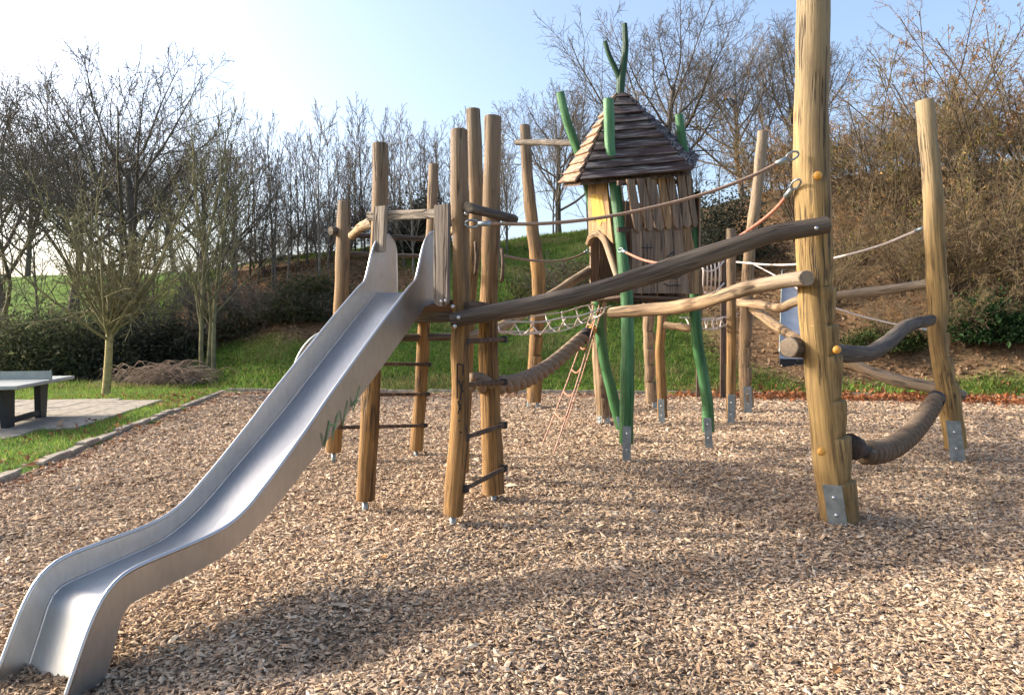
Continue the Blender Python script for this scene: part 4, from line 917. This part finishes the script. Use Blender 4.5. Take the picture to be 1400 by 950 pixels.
BUSH = [dict(len=.25, rad=.012, n=3, wob=.1, trop=.1, tip=.7, ch=15, t0=.05, ang=36, lr=3.3, rr=.5),
        dict(n=7, wob=.1, trop=.02, tip=.3, ch=9, t0=.15, ang=38, lr=.45, rr=.6, rmin=.009),
        dict(n=4, wob=.14, trop=.0, tip=.4, ch=6, t0=.1, ang=45, lr=.5, rr=.7, rmin=.0065),
        dict(n=3, wob=.18, trop=-.03, tip=.6, ch=1.5, t0=.2, ang=45, lr=.6, rr=.8, rmin=.005),
        dict(n=2, wob=.15, trop=.0, tip=.7, ch=0, t0=.2, ang=40, lr=.5, rmin=.005)]
YOUNG = [dict(len=.42, rad=.021, n=7, wob=.015, trop=.05, tip=.75, ch=26, t0=.74, ang=54, lr=1.95, rr=.42),
         dict(n=8, wob=.08, trop=.13, tip=.2, ch=10, t0=.12, ang=45, lr=.36, rr=.55, rmin=.01),
         dict(n=4, wob=.13, trop=.03, tip=.4, ch=5, t0=.1, ang=48, lr=.5, rr=.7, rmin=.008),
         dict(n=3, wob=.15, trop=.02, tip=.6, ch=2, t0=.2, ang=45, lr=.55, rr=.8, rmin=.0065),
         dict(n=2, wob=.15, trop=.0, tip=.7, ch=0, t0=.2, ang=40, lr=.5, rmin=.006)]
GS = 'saplings in the thicket along the green ridge'
# the young street tree in front of the hedge
yt, _ = make_tree('young_tree', 3, YOUNG, 5.1, 'bark_olive', 'young bare tree with a straight trunk beside the paving', bark0='bark_young'); put(yt, -10.1, 18.8, 1, .6)
# large bare trees
b1, _ = make_tree('bare_tree', 21, BIG, 12.6, 'bark_dark', 'largest bare tree at the left, dome-shaped crown behind the young tree')
put(b1, pxX(192, 27), 27, 1.04, 2.5, -.2)
b2, _ = make_tree('bare_tree', 22, BIG, 11., 'bark_grey', 'bare tree at the far left edge of the picture'); put(b2, pxX(12, 28), 28, 1.2, 1.1)
b3, _ = make_tree('bare_tree', 23, BIG, 12., 'bark_dark', 'tall bare tree right behind the playhouse roof, its top near the upper edge'); put(b3, pxX(905, 35), 35, 1.05, 2.)
def more(src, lab, px, Y, s, rz, sz=None): o = copy_tree(src); label(o, lab); put(o, pxX(px, Y), Y, s, rz, 0, sz); return o
more(b2, 'bare tree between the left edge and the largest dome-shaped tree', 95, 31, 1.1, 3.)
more(b3, 'slimmer bare tree left of the playhouse roof, behind the tall left post', 765, 36, .82, 4.2)
more(b2, 'bare tree between the playhouse roof and the tall notched post', 1015, 37, .96, 5.2)
more(b3, 'bare tree half hidden behind the tall notched post', 1085, 34, .78, .9)
more(b2, 'small bare tree behind the large left tree, towards the saplings', 275, 32, .85, 2.2)
for k, (px, Y, s_, rz, lab) in enumerate(((-15, 46, .95, .4, 'distant bare tree low on the left edge, beyond the meadow'), (38, 44, .9, 2.7, 'distant bare tree beyond the meadow, second from the left edge'), (120, 48, 1., 4.4, 'distant bare tree beyond the meadow, seen left of the young tree'), (165, 43, .8, 1.9, 'distant bare tree beyond the meadow, straight behind the young tree'), (240, 47, .95, 5.5, 'distant bare tree beyond the meadow, right of the young tree'))): more((b2, b3)[k % 2], lab, px, Y, s_, rz)
# thin saplings on the ridge
sp_ = []
for k in range(6):
    s_, _ = make_tree('sapling', 40+k, SAP, 5.2, 'bark_grey' if k % 2 else 'bark_dark', 'thin bare sapling in the thicket along the green ridge', 'sapling', GS); sp_.append(s_)
r3 = np.random.default_rng(77); used = set()
spots = [(300+i*8.6+r3.normal(0, 5), 28.+r3.uniform(0, 7)) for i in range(48)]+[(20+i*40+r3.normal(0, 8), 26+r3.uniform(0, 5)) for i in range(7)]+[(715+i*28+r3.normal(0, 8), 31+r3.uniform(0, 5)) for i in range(14)]
for i, (px, Y) in enumerate(spots):
    k = i % 6; o = sp_[k] if k not in used else copy_tree(sp_[k]); used.add(k)
    if px < 285: o['label'] = 'thin bare sapling among the large trees at the left'; o['group'] = 'saplings among the left trees'
    elif px > 705: o['label'] = 'thin bare sapling on the hilltop behind the playhouse'; o['group'] = 'saplings on the hilltop behind the playhouse'
    else: o['label'] = 'thin bare sapling in the thicket along the green ridge'; o['group'] = GS
    s_ = r3.uniform(.72, 1.08) if px > 285 else r3.uniform(.8, 1.25); put(o, pxX(px, Y), Y, s_, r3.uniform(0, 6.28), -.1, s_*r3.uniform(.95, 1.2))
# three pale stems at the foot of the bank
for k, (px, tx, Y) in enumerate(((276, 274, 22.6), (283, 281, 22.9), (291, 297, 22.5))):
    st_, _ = make_tree('sapling', 60+k, SAP, 7.8, 'bark_olive', ('left', 'middle', 'right')[k]+' one of three tall pale stems growing together beside the brushwood', 'sapling', 'three pale stems at the foot of the bank')
    put(st_, pxX(px, Y), Y, 1., k*2.)
# bare scrub
bushes = []
for k in range(3):
    o = grow(80+k, BUSH, 3.2); root = thing('bare_shrub', 'x', 'shrub', (0, 0, 0)); obj('stems', wood_mesh('stems', [(o[0], 6), (o[1], 5)], 'bark_dark'), root)
    obj('twigs', wood_mesh('twigs', [(o[2], 3), (o[3], 3), (o[4], 3)], 'bark_grey'), root); bushes.append(root)
bused = set()
def bare(k, lab, px, Y, s, rz, sz=None, grp=None, dz=0.):
    o = bushes[k] if k not in bused else copy_tree(bushes[k]); bused.add(k); label(o, lab)
    if grp: o['group'] = grp
    return put(o, pxX(px, Y), Y, s, rz, dz, sz)
GB = 'bare scrub under the saplings on the ridge'
for i, px in enumerate(np.linspace(300, 575, 14)): bare(i % 3, 'low tangle of bare scrub under the ridge saplings', px+r3.normal(0, 6), 30.5+r3.uniform(0, 4), r3.uniform(.75, 1.1), r3.uniform(0, 6.28), None, GB)
GB2 = 'dry brambles on the bank between tower and playhouse'
for i, (px, Y) in enumerate(((742, 25.4), (765, 24.6), (790, 25.6), (815, 24.8), (840, 26.), (775, 27.), (870, 25.5))): bare(i % 3, 'low dry bramble on the bank between the tower and the playhouse', px, Y, r3.uniform(.55, .7), r3.uniform(0, 6.28), .42, GB2)
GB5 = 'brambles on the bank left of the slide'
for i, (px, Y) in enumerate(((272, 24.6), (298, 24.2), (340, 25.2), (362, 24.4), (385, 25.4), (430, 24.6), (350, 26.6), (310, 26.2), (440, 26.4))): bare(i % 3, 'tangle of bare brown bramble stems on the bank left of the slide', px, Y, r3.uniform(.5, .75), r3.uniform(0, 6.28), r3.uniform(.45, .7), GB5)
GB3 = 'bare scrub behind the left hedge'
for i, px in enumerate(np.linspace(-10, 270, 7)): bare(i % 3, 'tangle of bare scrub standing behind the dark hedge', px, 25.5+r3.uniform(0, 2.5), r3.uniform(.85, 1.15), r3.uniform(0, 6.28), None, GB3)
GB4 = 'bare scrub along the crest of the right bank'
for i, px in enumerate(np.linspace(1085, 1420, 12)): bare(i % 3, 'tangle of bare scrub along the crest of the right bank', px+r3.normal(0, 5), 30.+r3.uniform(0, 3.5), r3.uniform(.9, 1.25), r3.uniform(0, 6.28), None, GB4)
# brown-leaved hazels on the right bank
HAZ = [dict(len=.12, rad=.014, n=2, wob=.1, trop=.1, tip=.8, ch=20, t0=.05, ang=30, lr=8.2, rr=.42),
       dict(n=10, wob=.06, trop=.0, tip=.25, ch=12, t0=.2, ang=34, lr=.36, rr=.6, rmin=.015),
       dict(n=5, wob=.12, trop=-.03, tip=.35, ch=5, t0=.1, ang=42, lr=.5, rr=.7, rmin=.0085),
       dict(n=3, wob=.16, trop=-.06, tip=.6, ch=2, t0=.15, ang=45, lr=.55, rr=.8, rmin=.006),
       dict(n=2, wob=.15, trop=-.05, tip=.7, ch=0, t0=.2, ang=40, lr=.5, rmin=.0055)]
hz = []
for k, (palh, dens) in enumerate((([(.34, .18, .075), (.27, .15, .07), (.42, .25, .11)], .55), ([(.28, .18, .07), (.2, .16, .06), (.34, .22, .09), (.16, .17, .05)], .55))):
    o = grow(90+k, HAZ, 6.2); root = thing('hazel_bush', 'x', 'shrub', (0, 0, 0), 'hazels on the right bank'); obj('stems', wood_mesh('stems', [(o[0], 6), (o[1], 5)], 'bark_stem'), root)
    obj('twigs', wood_mesh('twigs', [(o[2], 4), (o[3], 3), (o[4], 3)], 'bark_hazel'), root)
    rr_ = np.random.default_rng(95+k); q = np.concatenate([p[1:] for lv in (2, 3, 4) for p, _ in o[lv]]); cl = snoise(q[:, 0]+q[:, 2]*.7, q[:, 1]-q[:, 2]*.5, 2.6, 60+k); q = q[(rr_.random(len(q)) < dens) & (cl > .05+.5*rr_.random(len(q)))]; q = np.concatenate([q, q+rr_.normal(0, .04, q.shape)])
    obj('leaves', leaf_mesh('leaves', q+rr_.normal(0, .03, q.shape), .092, palh, 'dry_leaf', rr_, .34, .9), root); hz.append(root)
put(label(hz[0], 'rust-brown hazel left of the tall notched post, behind the grey leaning post'), pxX(1085, 27.5), 27.5, .9, .4)
put(label(hz[1], 'tall arching hazel between the tall notched post and the right post'), pxX(1215, 25), 25, 1., 1.)
for k, lab, px, Y, s, rz in ((1, 'broad hazel just right of the right post', 1325, 21.4, .86, 2.1), (0, 'rust-brown hazel high on the bank at the right edge', 1405, 25.5, 1.12, 3.3), (0, 'rust-brown hazel on the bank behind the right post', 1275, 28, 1.05, 5.), (1, 'hazel growing beside the playhouse below the hilltop', 1040, 30.5, .75, 4.), (0, 'low rust-brown hazel just right of the tall notched post', 1165, 24.2, .55, .2), (1, 'olive hazel at the right edge of the picture, low on the bank', 1415, 20.6, .8, .9), (1, 'hazel filling the bank between right post and right edge, high up', 1350, 24, 1.02, 4.4),
        (1, 'low hazel directly behind the right end of the S-shaped log', 1232, 22.2, .6, 1.7), (1, 'low hazel right behind the foot of the right post', 1292, 21.2, .55, 3.9), (0, 'low rust-brown hazel above the ivy bush at the right edge', 1388, 22.3, .75, 5.6), (1, 'small tangled hazel at the bank foot left of the ivy bush', 1318, 20., .42, 2.6), (0, 'small rust-brown hazel at the bank foot below the S-shaped log', 1222, 20.6, .36, .6), (1, 'small tangled hazel at the bank foot beyond the ivy bush', 1395, 20.4, .5, 1.2), (1, 'low tangled hazel on the bank beside the far slide', 1140, 22.5, .5, 2.9), (1, 'mid-size hazel in the gap between the tall notched post and the S-shaped log', 1185, 26.5, .9, .1)):
    o = copy_tree(hz[k]); label(o, lab); put(o, pxX(px, Y), Y, s, rz)
# leafy evergreens
def leafy(name, lab, c_, rad_, nl, size, pal_, seed, grp=None, clumps=60, mat='leaf', asp=.55, stems=6, low=.0):
    r = np.random.default_rng(seed); root = thing(name, lab, 'shrub', (c_[0], c_[1], c_[2]), grp); rx, ry, rz = rad_
    d = r.normal(0, 1, (clumps, 3)); d /= np.linalg.norm(d, axis=1)[:, None]; rr_ = r.uniform(.35, 1.02, clumps)**.7; cc = d*rr_[:, None]; cc[:, 2] = np.abs(cc[:, 2])*(1-low)+low*cc[:, 2]
    k = r.integers(0, clumps, nl); sg = r.uniform(.1, .24, clumps)[k][:, None]
    p = (cc[k]+r.normal(0, 1, (nl, 3))*sg)*V(rx, ry, rz); p[:, 2] = np.maximum(p[:, 2], .02)
    obj('foliage', leaf_mesh('foliage', p, size, pal_, mat, r, asp), root)
    brs = []
    for j in range(stems*4):
        e_ = cc[r.integers(0, clumps)]*V(rx, ry, rz)*.9; b0 = V(r.normal(0, rx*.15), r.normal(0, ry*.15), -.1); mid = (b0+e_)/2+r.normal(0, .1, 3)+V(0, 0, .1); t_ = np.linspace(0, 1, 6)[:, None]
        brs.append(((1-t_)**2*b0+2*t_*(1-t_)*mid+t_**2*e_, np.linspace(.03, .008, 6)))
    obj('stems', wood_mesh('stems', [(brs, 5)], 'bark_dark'), root); return root
EV = [(.1, .115, .06), (.13, .145, .068), (.065, .082, .045), (.17, .155, .09)]
DK = [(.058, .066, .045), (.085, .086, .058), (.046, .052, .038)]
def lf(lab, px, Y, rad_, nl, size, pal_, seed, name='evergreen_shrub', **kw): x = pxX(px, Y); return leafy(name, lab, (x, Y, ground_z(x, Y)), rad_, nl, size, pal_, seed, **kw)
lf('dark evergreen hedge bush behind the left end of the table tennis table', 14, 23.2, (1.6, 1.1, 1.9), 9500, .1, EV, 1)
lf('dark evergreen hedge bush between the table tennis table and the young tree', 96, 23.4, (1.35, 1.1, 2.2), 8500, .1, EV, 2)
lf('near-black hedge bush right behind the trunk of the young tree', 172, 23.2, (1.25, 1., 1.75), 7500, .1, DK, 3)
lf('near-black low hedge bush behind the brushwood heap', 236, 24., (1.1, .9, 1.3), 5500, .1, DK, 4)
lf('ivy-covered scrub on the bank left of the slide', 318, 24.8, (1.2, 1., .95), 4200, .09, [(.09, .1, .045), (.17, .125, .075), (.06, .075, .035)], 5)
lf('dark green bramble clump on the bank just left of the tower', 408, 24.6, (1.35, 1., 1.35), 6000, .09, [(.075, .095, .04), (.055, .075, .033), (.14, .115, .065)], 6)
lf('bramble clump behind the left tower post', 458, 25.2, (1.2, 1., 1.3), 5000, .09, [(.09, .1, .045), (.16, .12, .07), (.07, .085, .035)], 7)
lf('dark evergreen tree seen between the tower posts on the ridge', 572, 31, (1.25, 1.1, 2.2), 9000, .11, DK, 8)
lf('dark evergreen bush behind the thick guide rope right of the playhouse', 985, 26, (2., 1.3, 2.5), 11000, .1, DK, 9)
lf('glossy ivy bush at the foot of the bank right of the right post', 1362, 19.9, (1.2, .8, 1.0), 9000, .095, [(.035, .075, .025), (.05, .095, .03), (.025, .05, .018)], 10)
lf('low ivy patch at the bank foot between the two tall right posts', 1205, 20.6, (1.2, .8, .6), 4500, .085, [(.04, .07, .02), (.09, .08, .03), (.06, .09, .025)], 11)
lf('leafy bramble patch on the slope left of the playhouse', 795, 25.2, (2.2, 1.3, 1.2), 8000, .09, [(.11, .1, .045), (.08, .085, .035), (.14, .115, .06)], 12, mat='dry_leaf')
# heap of brushwood
r4 = np.random.default_rng(9); brs = []
for j in range(560):
    b0 = V(r4.normal(0, .75), r4.normal(0, .4), r4.uniform(.1, .8)*math.exp(-abs(r4.normal(0, .5)))); a = r4.normal(0, .5)+(math.pi if r4.random() < .5 else 0); L_ = r4.uniform(.5, 1.3)
    t_ = np.linspace(0, 1, 6)[:, None]; e_ = b0+V(math.cos(a)*L_, math.sin(a)*L_*.6, -.3*L_); mid = (b0+e_)/2+V(0, 0, .55*L_); p = (1-t_)**2*b0+2*t_*(1-t_)*mid+t_**2*e_; p[:, 2] = np.maximum(p[:, 2], 0.02); brs.append((p, np.linspace(.013, .006, 6)))
hp = obj('brushwood_heap', wood_mesh('brushwood_heap', [(brs, 3)], 'straw_twig'), None, (pxX(228, 21.3), 21.3, ground_z(pxX(228, 21.3), 21.3))); hp.scale = (.72, .8, .85); tag(hp, 'heap of dry pale brushwood under the hedge right of the young tree', 'brushwood')

# ------------------------------------------------------------------ grass and fallen leaves
def blades(X, Y, hgt, wid, pal_, r):
    N = len(X); z = Hh(X, Y); yaw = r.uniform(0, 6.2832, N); h = hgt*r.lognormal(0, .35, N); ln = r.normal(0, .45, (N, 2))*h[:, None]; w_ = wid*r.uniform(.7, 1.4, N)
    p = np.stack([X, Y, z-.01], 1); s_ = np.stack([np.cos(yaw)*w_, np.sin(yaw)*w_, 0*w_], 1); m_ = p+np.stack([ln[:, 0]*.35, ln[:, 1]*.35, h*.6], 1); tp = p+np.stack([ln[:, 0], ln[:, 1], h], 1)
    v = np.stack([p-s_, p+s_, m_+s_*.8, m_-s_*.8, tp], 1).reshape(-1, 3); b0 = np.arange(N)[:, None, None]*5; f = (b0+np.array([(0, 1, 2), (0, 2, 3), (3, 2, 4)])[None]).reshape(-1, 3)
    c_ = np.asarray(pal_)[r.integers(0, len(pal_), N)]*r.uniform(.7, 1.3, (N, 1)); return v, f, np.repeat(c_, 5, 0)
r5 = np.random.default_rng(19)
GP = [(.16, .28, .04), (.21, .34, .05), (.11, .2, .035), (.27, .33, .07), (.3, .28, .11)]
X = r5.uniform(-13, -4.6, 90000); Y = r5.uniform(6.3, 21, 90000)
k = (X < xl(Y)-.13) & ~on_paving(X, Y) & (X > -Y*.74-.6); X1, Y1 = X[k], Y[k]
X = r5.uniform(-17, 16, 330000); Y = 15+22*r5.random(330000)**1.5
k = (Y > yb(X)+.08) & (X > -7.6) & (np.abs(X) < Y*.74+.6) & (bank_mask(X, Y) < r5.uniform(.15, .9, len(X))) | ((X < -7.6) & (Y > 20.3) & (np.abs(X) < Y*.74+.6) & (bank_mask(X, Y) < .5))
X2, Y2 = X[k], Y[k]
va, fa, ca = blades(X1, Y1, .055, .005, GP, r5); vb, fb, cb = blades(X2, Y2, .1, .012, GP, r5)
pt = np.repeat(np.clip(.8+.35*snoise(X2, Y2, .9, 41), .5, 1.2), 5)[:, None]; cb = cb*pt; sw = np.repeat(np.clip((snoise(X2, Y2, 1.6, 43)-.15)*1.6, 0, .75), 5)[:, None]; cb = cb*(1-sw)+np.array((.34, .29, .12))*sw*r5.uniform(.7, 1.2, (len(cb)//5, 1)).repeat(5, 0)
go = obj('grass', raw_mesh('grass', np.vstack([va, vb]), np.vstack([fa, fb+len(va)]), np.vstack([ca, cb]), 'leaf')); tag(go, 'short green grass on the lawn strip and the bank', 'grass', kind='stuff')
def scatter(name, lab, X, Y, size, pal_, lift=.03):
    z = np.where(in_bed(X, Y), bedz(X, Y), Hh(X, Y)); p = np.stack([X, Y, z+r5.uniform(.005, lift, len(X))], 1)
    o = obj(name, leaf_mesh(name, p, size, pal_, 'dry_leaf', r5, .7, 0., .6)); return tag(o, lab, 'leaves', kind='stuff')
LP = [(.3, .14, .06), (.36, .19, .085), (.22, .11, .055), (.42, .26, .14)]
X = r5.normal(0, 1.5, 900)-8.; Y = r5.normal(16.9, .9, 900); k = (X < xl(Y)-.15) & ~on_paving(X, Y); Xa, Ya = X[k], Y[k]
X = r5.uniform(-9, -4.7, 2600); Y = r5.uniform(7, 20, 2600); k = (X < xl(Y)+.4) & (X > xl(Y)-1.2) & (snoise(X, Y, 1.3, 51) > .1); Xa = np.concatenate([Xa, X[k]]); Ya = np.concatenate([Ya, Y[k]])
scatter('fallen_leaves', 'brown fallen leaves along the kerb and lawn at the left', Xa, Ya, .075, LP)
X = r5.uniform(3.5, 15, 9000); Y = yb(X)+r5.normal(-.35, .55, 9000); k = r5.random(9000) < np.clip((X-3.5)/3, .1, 1); 
scatter('fallen_leaves', 'rust-red fallen leaves along the back edge of the bark chips at the right', X[k], Y[k], .1, [(.36, .13, .055), (.3, .12, .05), (.42, .2, .09), (.24, .1, .05)])
X = r5.uniform(4., 22, 26000); Y = yb(X)+11*r5.random(26000); k = bank_mask(X, Y) > .4; X2, Y2 = X[k], Y[k]
X = r5.uniform(-13, -2.5, 16000); Y = 20+12*r5.random(16000); k = bank_mask(X, Y) > .35
scatter('leaf_litter', 'brown leaf litter covering the banks', np.concatenate([X2, X[k]]), np.concatenate([Y2, Y[k]]), .1, [(.24, .15, .085), (.3, .19, .11), (.17, .1, .06), (.36, .25, .15)], .05)
X = np.array([.05, 1.55, 1.2, -.9, 1.95, 1.1]); Y = np.array([6., 3.55, 4.6, 5.2, 3.2, 4.9]); scatter('fallen_leaves', 'a few single dry leaves lying out on the open bark chips', X, Y, .07, LP[:2])
